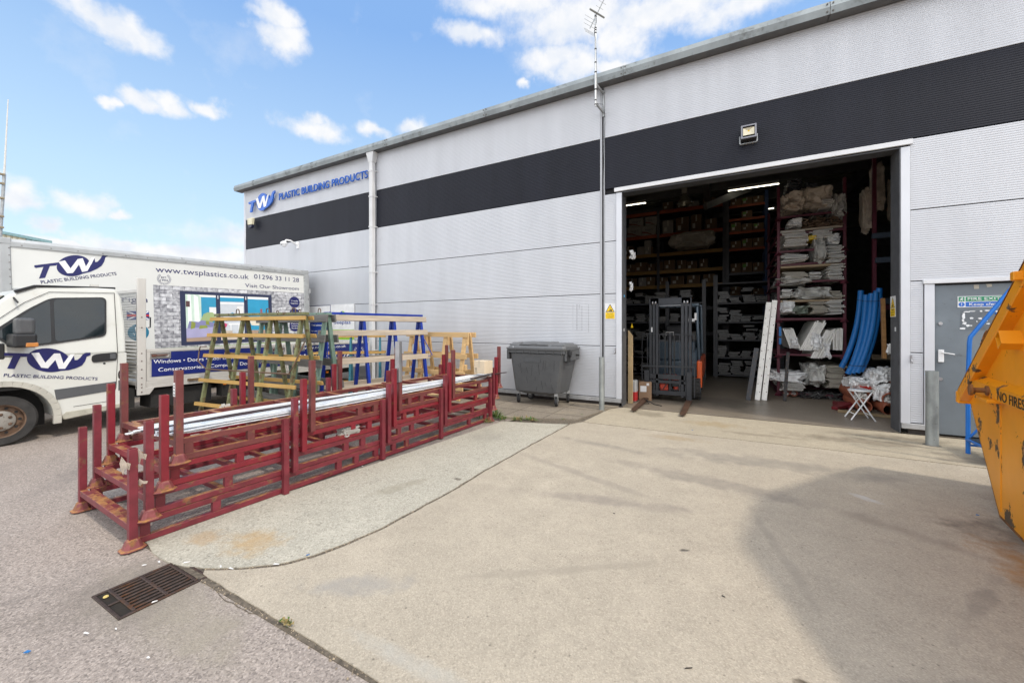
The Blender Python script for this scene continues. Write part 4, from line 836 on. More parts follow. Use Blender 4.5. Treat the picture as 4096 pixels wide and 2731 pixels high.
bn2 = thing('stockist_board', 'navy and white stockist board half hidden behind the box truck', 'board', (-10.98,W-.03,.75))
q = MB(); q.box(0,.965,0,.012,0,1.39); q.build('board', m_bdark, bn2)
q = MB(); q.prism([(0,1.03),(.35,1.06),(.7,1.13),(.965,1.22),(.965,1.385),(0,1.385)], (0,-.0015,0), (1,0,0), (0,0,1), .0014); q.build('white_field', m_sw, bn2)
text('lettering', 'deeplas', m_bdark, bn2, (.10,-.002,1.19), WALLROT, W=.52, Hh=.085, off=.012)
text('lettering', 'Total solutions', m_sw, bn2, (.12,-.001,.80), WALLROT, W=.50, Hh=.06, off=.008)
text('lettering', 'High quality', m_sw, bn2, (.12,-.001,.64), WALLROT, W=.28, Hh=.04)
text('lettering', 'Lead free calcium organic', m_sw, bn2, (.12,-.001,.52), WALLROT, W=.52, Hh=.04)
text('lettering', 'Technical support', m_sw, bn2, (.12,-.001,.28), WALLROT, W=.36, Hh=.04)
q = MB(); q.prism([(.60,.25),(.72,.38),(.965,.42),(.965,.18),(.75,.16)], (0,-.0015,0), (1,0,0), (0,0,1), .0014); q.build('lime_swoosh', m_lime, bn2)
# ============================================================ drop-side van (its side plane at x = -8.01)
m_van = mat('van_white', (.64,.64,.59), .28, 0, .04, 2, coat=.3, rust=(.52,.50,.42), rs=2.2, rt=.60, rw=.25, rust2=(.45,.42,.34))
m_glass = mat('dark_glass', (.010,.016,.019), .03, 0, .1, 3, spec=.55, coat=.0)
m_rubb = mat('black_trim', (.016,.016,.017), .5)
m_gplas = mat('grey_trim', (.085,.088,.092), .55, 0, .1, 5)
m_tyre = mat('tyre', (.035,.033,.031), .85, 0, .3, 9, bump=.3, bs=40)
m_rim = mat('brown_rim', (.16,.10,.065), .55, .4, .3, 10, rust=(.09,.05,.03), rs=14, rt=.5, rw=.2)
m_hub = mat('hub_cap', (.27,.25,.22), .5, .1, .15, 9, rust=(.13,.10,.07), rs=16, rt=.58, rw=.1)
m_alu = mat('aluminium_side', (.55,.53,.49), .45, .15, .08, 3, vz=.5, rust=(.36,.32,.26), rs=4, rt=.6, rw=.15)
m_chas = mat('chassis', (.018,.017,.016), .8, 0, .4, 6)
VX = -8.01
van = thing('dropside_van', 'white drop-side van with blue TWS lettering on its door and blue side boards', 'van', (VX, 1.35, .004))
def ins(z): return max(0., z-1.12)*.13
def vprism(b, pts, x0, x1):      # outline in (y,z) across the width, sides leaning in above the waist
    n = len(pts); vs = [(x0-ins(z), y, z) for y, z in pts] + [(x1+ins(z), y, z) for y, z in pts]
    ar = sum(pts[i][0]*pts[(i+1)%n][1]-pts[(i+1)%n][0]*pts[i][1] for i in range(n))
    b.add(vs, [tuple(range(n)), tuple(range(2*n-1, n-1, -1))] + [(i, n+i, n+(i+1)%n, (i+1)%n) for i in range(n)])
lower = [(1.18,.36),(1.18,1.12),(-.62,1.12),(-.95,1.02),(-1.10,.92),(-1.20,.70),(-1.22,.36),(-1.0,.30),(-.44,.30)]
for k in range(0, 13):
    a = math.pi - k*math.pi/12*1.0; lower.append((.44*math.cos(a), .31+.44*math.sin(a)*1.02))
lower += [(.45,.30),(.56,.31),(1.05,.325)]
q = MB(); vprism(q, lower, 0, -1.9); body = q.build('body', m_van, van, bevel=.03, seg=2)
upper = [(1.18,1.121),(1.18,1.55),(1.155,1.95),(1.10,2.085),(.55,2.09),(.30,2.045),(.08,1.93),(-.60,1.16),(-.62,1.121)]
q = MB(); vprism(q, upper, -.012, -1.888); q.build('cab_top', m_van, van, bevel=.03, seg=2)
def vpanel(name, pts, m, off, parent=van, t=.006, far=False, bev=.0):
    n = len(pts); vs = [(off-ins(z), y, z) for y, z in pts] + [(off-t-ins(z), y, z) for y, z in pts]
    q = MB(); q.add(vs, [tuple(range(n)), tuple(range(2*n-1, n-1, -1))] + [(i, n+i, n+(i+1)%n, (i+1)%n) for i in range(n)])
    return q.build(name, m, parent, bevel=bev)
def rnd(pts, r=.05, k=4):
    out = []; n = len(pts)
    for i in range(n):
        p = Vector(pts[i]); a = (Vector(pts[i-1])-p); c = (Vector(pts[(i+1) % n])-p); ra = min(r, a.length*.45); rc = min(r, c.length*.45); A = p+a.normalized()*ra; Cc = p+c.normalized()*rc
        for j in range(k+1):
            t = j/k; out.append(tuple((A*(1-t)**2 + p*2*t*(1-t) + Cc*t*t)))
    return out
# door: seam lines, window
win = [(.24,1.25),(.44,1.275),(.95,1.385),(.975,1.45),(.955,1.93),(.90,1.955),(.46,1.905),(.30,1.76),(.02,1.39)]
win = [(.10,1.235),(.44,1.28),(.965,1.375),(.985,1.95),(.43,1.905),(.22,1.74),(-.10,1.42)]
vpanel('window_seal', rnd(win,.07), m_rubb, .0042, t=.010)
wi = [(.455,1.305),(.945,1.395),(.962,1.925),(.455,1.885)]; vpanel('side_window', rnd(wi,.05), m_glass, .0075, t=.004)
wq = [(.10,1.26),(.42,1.30),(.42,1.875),(.24,1.72),(-.05,1.42)]; vpanel('quarter_window', rnd(wq,.03), m_glass, .0075, t=.004)
m_seam = mat('panel_gap', (.03,.03,.03), .8)
q = MB()
def sl(a, c, w=.006): q.bar((.001-ins(a[1]),*a),(.001-ins(c[1]),*c),w,.004,up=(1,0,0))
for a, c in [((1.075,2.02),(1.078,1.12)),((1.078,1.12),(1.06,.62)),((1.06,.62),(1.02,.42)),((1.02,.42),(.62,.40)),((1.075,2.02),(.42,1.985)),((.42,1.985),(.20,1.83)),((.20,1.83),(-.20,1.42)),((-.20,1.42),(-.20,1.12)),((-.20,1.12),(-.18,.83))]: sl(a, c)
q.build('door_seam', m_seam, van)
vpanel('lower_moulding', [(.44,.66),(.46,.52),(1.05,.575),(1.06,.70)], m_gplas, .010, t=.015, bev=.004)
vpanel('rear_corner_moulding', [(1.085,.56),(1.15,.57),(1.15,.72),(1.085,.71)], m_gplas, .008, t=.015, bev=.003)
hd = [(.80,1.02),(.82,1.00),(1.065,1.015),(1.068,1.135),(.83,1.115),(.80,1.09)]
vpanel('door_handle', rnd(hd,.03), m_rubb, .022, t=.03, bev=.006)
q = MB(); q.box(.010,.024,.985,1.055,1.035,1.115); q.build('handle_recess', m_gplas, van, bevel=.006)
vpanel('door_lock', rnd([(.92,.965),(.945,.965),(.945,.99),(.92,.99)],.01), m_rubb, .006)
vpanel('fuel_recess', rnd([(1.085,.73),(1.15,.74),(1.15,.86),(1.10,.87),(1.08,.82)],.03), m_chas, .005)
q = MB(); q.lathe([(.025,0),(.025,.012),(.0,.016)],(.006,1.12,.80),'x',14); q.build('fuel_cap', m_hub, van, smooth=True)
# wheel arch lip
q = MB(); pts = []
for k in range(0, 19):
    a = math.pi - k*math.pi/18; pts.append((.47*math.cos(a), .31+.47*math.sin(a)*1.02))
pts = [(-.47,.22)]+pts+[(.47,.20)]
for i in range(len(pts)-1): q.bar((-.01,*pts[i]),(-.01,*pts[i+1]),.075,.055,up=(1,0,0))
q.build('arch_lip', mat('arch_white', (.46,.44,.38), .5, 0, .12, 6), van, bevel=.004)
q = MB(); q.box(-.40,-.02,-.42,.42,.70,.74); q.box(-.55,-.40,-.44,.44,.15,.75); q.build('wheel_well', m_chas, van)
vpanel('sill', [(.50,.30),(.53,.235),(1.10,.30),(1.17,.34),(1.17,.37),(.55,.345)], mat('sill_dirty', (.40,.38,.31), .6, 0, .15, 6, rust=(.2,.15,.1), rs=8, rt=.6, rw=.1), .006, t=.05, bev=.01)
def wheel(parent, y, x0, r, w, face=1, nm='wheel', z=None):
    z = r if z is None else z
    q = MB(); q.lathe([(r*.66,-w/2),(r*.93,-w/2),(r,-w*.36),(r*.985,-w*.12),(r,0),(r*.985,w*.12),(r,w*.36),(r*.93,w/2),(r*.66,w/2)],(0,0,0),'x',40,cap=False)
    wl = q.build(nm, m_tyre, parent, loc=(x0, y, z), smooth=True)
    q = MB(); q.lathe([(r*.67,w*.30),(r*.67,w*.48),(r*.62,w*.46),(r*.60,w*.20),(r*.45,w*.22),(r*.40,w*.30)],(0,0,0),'x',32,cap=False); q.lathe([(r*.60,w*.18),(.0,w*.18)],n=24,axis='x',cap=False)
    rm = q.build('rim', m_rim, wl, smooth=True)
    q = MB()
    for k in range(10):
        a = k/10*math.tau; q.lathe([(r*.055,w*.222),(r*.055,w*.228)],(0,r*.51*math.cos(a),r*.51*math.sin(a)),'x',8)
    q.build('rim_holes', m_chas, rm)
    q = MB(); q.lathe([(r*.41,w*.28),(r*.40,w*.36),(r*.36,w*.40),(r*.12,w*.44),(.0,w*.44)],(0,0,0),'x',28,cap=False); hc = q.build('hub_cap', m_hub, wl, smooth=True)
    q = MB()
    for k in range(6):
        a = (k+.5)/6*math.tau; q.lathe([(r*.055,w*.38),(r*.055,w*.47),(r*.035,w*.49),(.0,w*.49)],(0,r*.27*math.cos(a),r*.27*math.sin(a)),'x',8,cap=False)
    q.build('wheel_nuts', m_rim, hc)
    return wl
wheel(van, 0, -.14, .315, .20)
wheel(van, 0, -1.76, .315, .20)
wheel(van, 3.76, -.16, .315, .20); wheel(van, 3.76, -1.74, .315, .20)
# windscreen, mirror, roof details
q = MB(); q.add([(-.10-ins(1.9),.055,1.905),(-1.80+ins(1.9),.055,1.905),(-1.84,-.575,1.19),(-.06,-.575,1.19),(-.10-ins(1.9),.045,1.915),(-1.80+ins(1.9),.045,1.915),(-1.84,-.585,1.20),(-.06,-.585,1.20)],[(0,1,2,3),(4,7,6,5),(0,4,5,1),(1,5,6,2),(2,6,7,3),(3,7,4,0)]); q.build('windscreen', m_glass, van)
q = MB(); q.tube([(-.07-ins(1.9),.16,1.97),(-.05-ins(1.8),.11,1.90),(-.02,.13,1.82)],.012,6); q.bar((-.13,.30,2.055),(-.17,1.10,2.095),.03,.03); q.bar((-.11,.12,1.965),(-.13,.30,2.055),.04,.035); q.build('roof_trim', m_rubb, van, bevel=.004)
mr_ = MB(); mr_.box(-.02,.20,.14,.18,1.27,1.31); mi = mr_.build('mirror_arm', m_rubb, van, bevel=.008)
q = MB(); q.box(.10,.30,.06,.22,1.41,1.62); q.build('mirror_head', mat('mirror_shell', (.07,.072,.075), .5), van, bevel=.035, seg=3)
q = MB(); q.box(-.01,.32,.03,.23,1.25,1.42); q.build('mirror_housing', m_rubb, van, bevel=.025, seg=3)
q = MB(); q.box(.255,.326,.13,.236,1.255,1.31); q.build('indicator', mat('amber_lens', (.55,.22,.06), .2, coat=.5), van, bevel=.008)
q = MB(); q.box(-.02,.01,-.30,.02,1.10,1.30); q.build('mirror_base', m_rubb, van, bevel=.01)
for x in (-.45,-1.45):
    q = MB(); q.box(x-.13,x+.13,-1.235,-1.12,.62,.84); q.build('headlight', mat('headlight', (.6,.62,.65), .1, coat=.8), van, bevel=.03)
q = MB(); q.box(-1.88,-.02,-1.26,-1.10,.25,.50); q.build('bumper', m_gplas, van, bevel=.03)
q = MB(); q.box(-1.3,-.6,-1.235,-1.15,.62,.85); q.build('grille', m_rubb, van, bevel=.01)
# seats through the glass
for y, z in ((.70,1.62),(.86,1.64)):
    pass
# chassis and bed
q = MB(); q.box(-1.45,-1.3,1.1,5.7,.38,.56); q.box(-.60,-.45,1.1,5.7,.38,.56); q.box(-1.8,-.15,1.25,1.32,.25,.55); q.box(-.5,-.1,1.5,2.35,.22,.50); q.box(-.25,-.05,2.5,3.1,.26,.48); q.box(-1.7,-.2,4.4,4.9,.30,.5); q.build('chassis_frame', m_chas, van)
q = MB(); q.box(-1.98,.0,1.30,5.86,.60,.655); q.build('bed_floor', m_alu, van, bevel=.005)
m_board = mat('navy_board', (.012,.022,.155), .3, 0, .06, 4, coat=.2)
def dropside(y0, y1, latch0, latch1, x=0.):
    q = MB(); q.box(x-.03,x,y0,y1,1.115,1.165); q.box(x-.03,x,y0,y1,.655,.712); q.box(x-.028,x-.002,y0,y0+.045,.712,1.115); q.box(x-.028,x-.002,y1-.045,y1,.712,1.115); q.box(x-.025,x-.01,y0+.045,y1-.045,.712,1.115)
    ds = q.build('drop_side', m_alu, van, bevel=.004)
    yy0 = y0+.04; out = [(yy0,.725)]
    out = [(yy0+.02,.722),(y1-.06,.722),(y1-.06,1.105 if not latch1 else 1.0)]
    if latch1: out += [(y1-.30,1.0),(y1-.30,1.108)]
    if latch0: out += [(yy0+.27,1.108),(yy0+.27,1.0),(yy0+.02,1.0)]
    else: out += [(yy0+.02,1.108)]
    q = MB(); q.prism(out, (x,0,0), (0,1,0), (0,0,1), .004); q.build('navy_board', m_board, ds)
    for a in ([yy0] if latch0 else []) + ([y1-.29] if latch1 else []):
        q = MB(); q.htube((x-.01,a+.13,1.055),(x+.010,a+.13,1.055),.26,.085,.012); q.build('latch_frame', m_steel, ds)
        q = MB(); q.bar((x+.012,a+.08,1.055),(x+.022,a+.22,1.060),.022,.030,up=(1,0,0)); q.box(x,x+.02,a+.02,a+.08,1.035,1.075); q.build('latch_handle', mat('latch_red', (.12,.05,.035), .5), ds, bevel=.004)
    return ds
d1 = dropside(1.415, 3.66, True, True); d2 = dropside(3.76, 5.84, True, False)
q = MB(); q.box(-.04,.02,3.665,3.755,.60,1.17); q.box(-.03,.015,1.30,1.405,.45,2.27); q.box(-1.97,-1.90,1.30,1.405,.45,2.27); q.prism([(1.30,.45),(1.45,.45),(1.52,.56),(1.30,.56)],(-.0,0,0),(0,1,0),(0,0,1),.012)
q.build('headboard_post', m_alu, van, bevel=.006)
q = MB(); q.box(-1.92,-.03,1.33,1.37,2.05,2.10)
for z in [.70+i*.055 for i in range(11)]: q.box(-1.92,-.03,1.31,1.36,z,z+.035)
q.build('headboard', m_alu, van, bevel=.002)
q = MB()
for i in range(46): x = -.05-i*.04; q.bar((x,1.345,1.30),(x,1.345,2.06),.005,.005)
for i in range(19): z = 1.31+i*.04; q.bar((-.04,1.345,z),(-1.9,1.345,z),.005,.005)
q.build('mesh_guard', m_galv, van)
q = MB(); q.tube([(.015,1.43,1.50),(.055,1.44,1.50),(.06,1.44,1.66),(.015,1.43,1.66)],.009,8); q.build('grab_handle', m_rubb, van, smooth=True)
q = MB()
for z in (.50,.57,.62,.72,.85,.98,1.10,1.50,1.66): q.lathe([(.010,0),(.010,.006),(.004,.009)],(.015,1.35,z),'x',8)
for y in (1.9,2.5,3.1,4.2,4.8,5.3):
    for z in (.735,1.09): q.lathe([(.005,0),(.004,.003)],(.004,y,z),'x',6)
q.build('rivets', mat('rivet', (.16,.12,.10), .5, .4), van)
q = MB(); q.box(-.06,.0,1.30,5.86,.545,.60); q.box(0,.012,2.0,2.12,.60,.65); q.box(0,.012,2.62,2.76,1.13,1.18); q.build('bed_rail', m_alu, van, bevel=.004)
q = MB(); q.box(.0,.03,1.95,2.13,.60,.64); q.box(.0,.03,3.4,3.55,.60,.64); q.build('side_hinge', mat('rusty_hinge', (.14,.09,.05), .8, .3, .4, 20), van)
q = MB(); q.box(-.02,.012,2.50,2.54,.47,.51); q.box(-.02,.012,4.6,4.64,.47,.51); q.build('side_marker', mat('orange_marker', (.7,.20,.01), .3), van)
q = MB(); q.box(-1.98,-.02,5.80,5.86,.60,1.16); q.build('tailboard', m_alu, van, bevel=.005)
q = MB(); q.box(-.35,-.02,3.25,3.30,.25,.60); q.box(-.35,-.02,4.25,4.30,.2,.60); q.build('mudguard', m_chas, van)
logo(van, (.0035,.0,.975), (0,.986,-.165), (0,.0,1), .80, .34, m_navy, m_whp, t=.0012, rx=.245, cx=.50)
text('lettering', 'PLASTIC BUILDING PRODUCTS', m_navy, van, (.0035,.01,.882), SIDEROT, W=.86, Hh=.042, off=.009, tilt=-.165)
text('lettering', 'Windows • Doors • Roof Lanterns • Bi-Folding Doors', m_whp, d1, (.0048,1.50,.925), SIDEROT, W=2.02, Hh=.064, off=.004)
text('lettering', 'Conservatories • Composite Doors • Fascias', m_whp, d1, (.0048,1.56,.795), SIDEROT, W=1.84, Hh=.064, off=.004)
text('lettering', 'www.twsplastics.co.uk', m_whp, d2, (.0048,4.02,1.035), SIDEROT, W=1.1, Hh=.058, off=.010)
text('lettering', '01296 331128', m_whp, d2, (.0048,3.90,.775), SIDEROT, W=1.34, Hh=.165, off=.002)
def wreath(parent, c, r, m, mi, frame, e1='EST.', e2='1994'):
    q = MB(); O = Vector(c)
    for k in range(22):
        a = R(-230 + k*280/21 - 0) ; 
        for s in (.88, 1.10):
            px, py = r*s*math.cos(a), r*s*math.sin(a); ta = a+math.pi/2+(.6 if s > 1 else -.6)*(1 if math.cos(a) > 0 else -1)
            pts = [(px+dx*math.cos(ta)-dy*math.sin(ta), py+dx*math.sin(ta)+dy*math.cos(ta)) for dx, dy in ((-.12*r,0),(0,.05*r),(.12*r,0),(0,-.05*r))]
            q.prism(pts, O, (0,1,0), (0,0,1), .001)
    q.build('wreath', m, parent)
    text('lettering', e1, m, parent, O+Vector((.0,0,r*.12)), SIDEROT, W=r*.95, Hh=r*.36, align='CENTER', off=.006)
    text('lettering', e2, m, parent, O+Vector((.0,0,-r*.42)), SIDEROT, W=r*1.25, Hh=r*.36, align='CENTER', off=.006)
wreath(d2, (.0045,5.50,.90), .135, m_whp, m_board, None)
# ============================================================ box truck
TX = -10.6
trk = thing('box_truck', 'white high box truck with TWS logo, web address and a printed brick and window picture', 'truck', (TX, 1.85, .0)); trk.rotation_euler = (R(1.45), 0, 0)
m_box = mat('box_panel_white', (.66,.66,.63), .35, 0, .03, 1.5, coat=.1, rust=(.55,.53,.47), rs=1.8, rt=.62, rw=.2, rust2=(.5,.47,.4))
m_rail = mat('dull_aluminium', (.40,.41,.41), .5, .4, .1, 5, rust=(.28,.28,.27), rs=7, rt=.6, rw=.1)
LB = 5.50; HB = 3.0
q = MB(); q.box(-2.1,-.02,.02,LB,2.05,HB-.06); q.box(-2.1,-.02,1.25,LB,.80,2.05); q.build('box_body', m_box, trk)
q = MB(); q.prism([(0,0),(.035,0),(.035,-.085),(.0,-.10)][::-1], (0,0,0), (1,0,0), (0,0,1), 0.0001); q = MB()
q.add([(-.02,.0,HB-.13),(.004,.0,HB-.13),(.004,.0,HB-.055),(-.03,.0,HB),(-.02,LB,HB-.13),(.004,LB,HB-.13),(.004,LB,HB-.055),(-.03,LB,HB)],[(3,2,1,0),(4,5,6,7),(0,1,5,4),(1,2,6,5),(2,3,7,6),(3,0,4,7)])
q.box(-2.1,-.03,0,LB,HB-.06,HB-.005)
q.build('roof_rail', m_rail, trk)
q = MB(); q.box(-2.12,.006,-.02,.10,2.04,HB-.10); q.box(-2.12,.006,LB-.13,LB+.01,.62,HB-.10); q.box(-2.14,.008,-.03,.11,HB-.10,HB+.008); q.box(-2.14,.008,LB-.16,LB+.02,HB-.10,HB+.0)
q.box(-.03,.004,.10,1.25,2.04,2.17); q.box(-.03,.004,1.25,LB-.13,.74,.86); q.build('corner_post', m_rail, trk, bevel=.012)
q = MB()
for i in range(16): q.lathe([(.011,0),(.009,.006),(.0,.008)],(.004,.22+i*.335,HB-.10),'x',8,cap=False)
for i in range(7): q.lathe([(.011,0),(.009,.006),(.0,.008)],(.006,.08,2.12+i*.12),'x',8,cap=False)
for i in range(14): q.lathe([(.009,0),(.007,.006),(.0,.008)],(.006,LB-.11,.9+i*.15),'x',8,cap=False)
for i in range(5): q.lathe([(.009,0),(.007,.005),(.0,.007)],(.004,.22+i*.24,2.13),'x',8,cap=False)
q.build('rivets', mat('rivet2', (.22,.21,.20), .5, .4), trk)
q = MB(); q.box(.0,.03,LB-.02,LB+.05,2.35,2.48); q.box(-2.1,-.01,LB+.01,LB+.03,.8,HB-.12); q.build('rear_door', m_rail, trk)
tc_ = MB(); n0 = [(1.20,.45),(1.20,2.0),(.35,2.03),(.05,1.95),(-.45,1.25),(-.95,1.10),(-1.10,.95),(-1.12,.45)]
tc_.prism(n0, (-2.0,0,0), (0,1,0), (0,0,1), 1.85); tc_.build('cab', m_van, trk, bevel=.04, seg=2)
q = MB(); q.add([(-.25,.02,1.92),(-1.90,.02,1.92),(-1.95,-.44,1.27),(-.2,-.44,1.27)],[(0,1,2,3)]); q.build('windscreen', m_glass, trk)
q = MB(); q.prism([(.0,1.25),(.95,1.35),(.95,1.88),(.25,1.88)], (-.148,0,0), (0,1,0), (0,0,1), .003); q.build('side_window', m_glass, trk)
q = MB(); q.box(-1.6,-1.4,0,5.4,.5,.75); q.box(-.7,-.5,0,5.4,.5,.75); q.build('chassis_frame', m_chas, trk)
for y in (0., 3.9): wheel(trk, y, -.25, .34, .22, z=.34-.0*y); wheel(trk, y, -1.85, .34, .22, z=.34)
# its graphics, in box side coordinates (y, z)
logo(trk, (-.0185,.355,2.325), (0,.965,.235), (0,0,1), .99, .41, m_navy, m_whp, t=.0012, rx=.225, cx=.50)
text('lettering', 'PLASTIC BUILDING PRODUCTS', m_navy, trk, (-.0170,.43,2.262), SIDEROT, W=1.02, Hh=.060, off=.010, tilt=.245)
text('lettering', 'www.twsplastics.co.uk', m_navy, trk, (-.0170,2.03,2.63), SIDEROT, W=1.86, Hh=.125, off=.0)
text('lettering', '01296 33 11 28', m_navy, trk, (-.0170,4.02,2.655), SIDEROT, W=1.21, Hh=.120, off=.0)
text('lettering', 'Visit Our Showroom', m_navy, trk, (-.0170,3.80,2.425), SIDEROT, W=1.42, Hh=.095, off=.0)
wreath(trk, (-.0170,2.17,2.49), .105, m_navy, m_box, None)
text('lettering', 'Virgin Vinyl', m_navy, trk, (-.0170,.98,2.04), SIDEROT, W=.95, Hh=.12, off=-.004) if False else text('lettering', 'Origin', m_navy, trk, (-.0170,1.28,1.98), SIDEROT, W=.60, Hh=.13, off=-.004)
q = MB(); q.box(-.0195,-.0175,1.55,1.90,1.62,1.80); fl_ = q.build('union_flag', mat('flag_blue', (.02,.04,.22), .4), trk)
q = MB(); q.box(-.0175,-.0165,1.55,1.90,1.69,1.73); q.box(-.0175,-.0165,1.705,1.745,1.62,1.80); q.build('flag_cross', mat('flag_red', (.5,.02,.03), .4), fl_)
q = MB()
for a, c in (((1.56,1.63),(1.69,1.70)),((1.89,1.63),(1.76,1.70)),((1.56,1.79),(1.69,1.72)),((1.89,1.79),(1.76,1.72))): q.bar((-.0172,*a),(-.0172,*c),.022,.001,up=(1,0,0))
q.build('flag_saltire', m_whp, fl_)
q = MB(); q.lathe([(.17,-.0195),(.17,-.0175)],(0,1.72,1.36),'x',32); tb = q.build('teal_roundel', mat('teal_print', (.01,.16,.26), .35), trk)
text('lettering', '10', m_whp, tb, (-.0165,1.72,1.38), SIDEROT, Hh=.10, align='CENTER', off=-.006); text('lettering', 'YEAR', m_whp, tb, (-.0165,1.72,1.30), SIDEROT, Hh=.055, align='CENTER'); text('lettering', 'GUARANTEE', m_whp, tb, (-.0165,1.72,1.25), SIDEROT, Hh=.025, align='CENTER')
# printed picture: dark and pale brick with a folding window
mb_ = bpy.data.materials.new('brick_print'); mb_.use_nodes = True; nt = mb_.node_tree; bs_ = nt.nodes['Principled BSDF']; bs_.inputs['Roughness'].default_value = .35
tcn = nt.nodes.new('ShaderNodeTexCoord'); br = nt.nodes.new('ShaderNodeTexBrick'); nn = nt.nodes.new('ShaderNodeTexNoise'); cr = nt.nodes.new('ShaderNodeValToRGB'); mx = nt.nodes.new('ShaderNodeMix'); mx.data_type = 'RGBA'
nt.links.new(tcn.outputs['Object'], br.inputs['Vector']); br.inputs['Scale'].default_value = 1; br.inputs['Brick Width'].default_value = .22; br.inputs['Row Height'].default_value = .080; br.inputs['Mortar Size'].default_value = .006; br.inputs['Color1'].default_value = (.12,.12,.14,1); br.inputs['Color2'].default_value = (.62,.62,.64,1); br.inputs['Mortar'].default_value = (.10,.10,.12,1); br.inputs['Bias'].default_value = .15
nt.links.new(tcn.outputs['Object'], nn.inputs['Vector']); nn.inputs['Scale'].default_value = 14; nn.inputs['Detail'].default_value = 6
nt.links.new(nn.outputs[0], cr.inputs[0]); cr.color_ramp.elements[0].position = .42; cr.color_ramp.elements[0].color = (.16,.16,.18,1); cr.color_ramp.elements[1].position = .6; cr.color_ramp.elements[1].color = (.75,.75,.77,1)
mx.inputs[0].default_value = .38; nt.links.new(br.outputs[0], mx.inputs[6]); nt.links.new(cr.outputs[0], mx.inputs[7]); nt.links.new(mx.outputs[2], bs_.inputs['Base Color'])
pic = MB(); pic.add([(0,0,0),(3.43,0,0),(3.43,1.37,0),(0,1.37,0)], [(0,1,2,3)]); pc = pic.build('picture_panel', mb_, trk, loc=(-.0180,1.98,.985), rot=SIDEROT)
def pp_(name, pts, c, z, m=None):
    q = MB(); q.prism(pts, (0,0,z), (1,0,0), (0,1,0), .0006); return q.build(name, m or mat('print_'+name, c, .35, var=.06), pc)
def rect(x0, x1, y0, y1): return [(x0,y0),(x1,y0),(x1,y1),(x0,y1)]
X0, X1, Y0, Y1 = .46, 2.47, .06, 1.27
pp_('window_frame', rect(X0,X1,Y0,Y1), (.025,.032,.075), .001)
P1 = (.56,1.16); P2 = (1.25,1.78); P3 = (1.87,2.38); yb, yt = .14, 1.20
m_floorp = (.38,.27,.20)
pp_('room_wall', rect(*P1,yb,yt), (.035,.28,.46), .002); pp_('brick_room', rect(*P2,yb,yt), (.55,.58,.62), .002); pp_('right_room_wall', rect(*P3,yb,yt), (.03,.30,.50), .002)
pp_('curtain', rect(.56,.86,.42,1.20), (.55,.68,.58), .0028); pp_('curtain_light', [(.60,.45),(.68,.45),(.66,1.2),(.60,1.2)], (.80,.84,.80), .0036); pp_('curtain_light', [(.72,.45),(.83,.45),(.80,1.15),(.72,1.2)], (.78,.82,.78), .0036)
pp_('lampshade', rect(.565,.64,.92,1.05), (.10,.05,.05), .0044); pp_('ceiling', [(.80,1.20),(1.16,1.20),(1.16,1.15),(.87,1.15)], (.80,.80,.78), .0036)
pp_('picture', rect(1.02,1.16,.66,.92), (.75,.75,.75), .0036)
pp_('plant', [(.84,.62),(.90,.76),(.98,.80),(1.08,.80),(1.15,.74),(1.10,.60),(1.02,.52),(.98,.60),(.90,.60)], (.33,.42,.20), .0044)
pp_('floor', rect(*P1,yb,.25), m_floorp, .0036); pp_('sofa_back', [(.57,.40),(.62,.60),(.80,.58),(.86,.62),(1.10,.56),(1.16,.40)], (.22,.22,.40), .005); pp_('sofa_seat', [(.56,.22),(1.16,.24),(1.16,.46),(.56,.44)], (.38,.36,.55), .0058)
pp_('cushion', [(.64,.42),(.72,.44),(.74,.56),(.66,.60)], (.25,.29,.06), .0066); pp_('cushion', [(.80,.42),(.98,.44),(.96,.50),(.82,.50)], (.25,.29,.06), .0066); pp_('cushion', [(.94,.52),(1.02,.50),(1.0,.60),(.94,.60)], (.22,.27,.06), .0066)
pp_('blue_top', rect(*P2,1.06,1.16), (.03,.30,.50), .0028); pp_('ceiling', rect(*P2,1.16,1.20), (.78,.78,.76), .0028); pp_('white_shelf', rect(1.25,1.78,1.00,1.04), (.82,.82,.82), .0028)
pp_('dresser', rect(1.62,1.76,.58,.96), (.72,.72,.72), .0028); pp_('lamp', [(1.44,.70),(1.58,.70),(1.55,.78),(1.51,.80),(1.47,.78)], (.03,.28,.45), .0036); pp_('table', [(1.42,.50),(1.70,.50),(1.70,.54),(1.42,.54)], (.85,.85,.85), .0036); pp_('table_leg', rect(1.46,1.48,.34,.50), (.85,.85,.85), .0036); pp_('table_leg', rect(1.64,1.66,.34,.50), (.85,.85,.85), .0036)
pp_('flowers', [(1.27,.44),(1.36,.44),(1.40,.52),(1.32,.55),(1.26,.50)], (.55,.06,.16), .0036); pp_('low_table', rect(1.25,1.50,.26,.36), (.55,.46,.36), .0036); pp_('rug', rect(*P2,yb,.26), (.58,.50,.42), .0030)
pp_('counter', [(1.90,.60),(2.38,.60),(2.38,.46),(1.95,.48)], (.70,.64,.52), .0036); pp_('floor', rect(*P3,yb,.36), m_floorp, .0036); pp_('ceiling', rect(*P3,1.14,1.20), (.72,.76,.80), .0028); pp_('vase', rect(2.17,2.22,.78,.90), (.30,.10,.12), .0036)
for x in (1.16+.0,1.78+.0): pp_('hinge', rect(x+.035,x+.055,1.12,1.20), (.7,.7,.72), .003)
def badge(cx, cy, r, lines):
    q = MB(); q.lathe([(r,0),(r,.001)],(cx,cy,.001),'z',32); bd = q.build('round_badge', m_navy, pc)
    for i, s_ in enumerate(lines): text('lettering', s_, m_whp, bd, (cx,cy+r*(.12-.42*i if len(lines) == 2 else .32-.42*i),.0030), (0,0,0), W=r*1.35, Hh=r*.24, align='CENTER', off=.004)
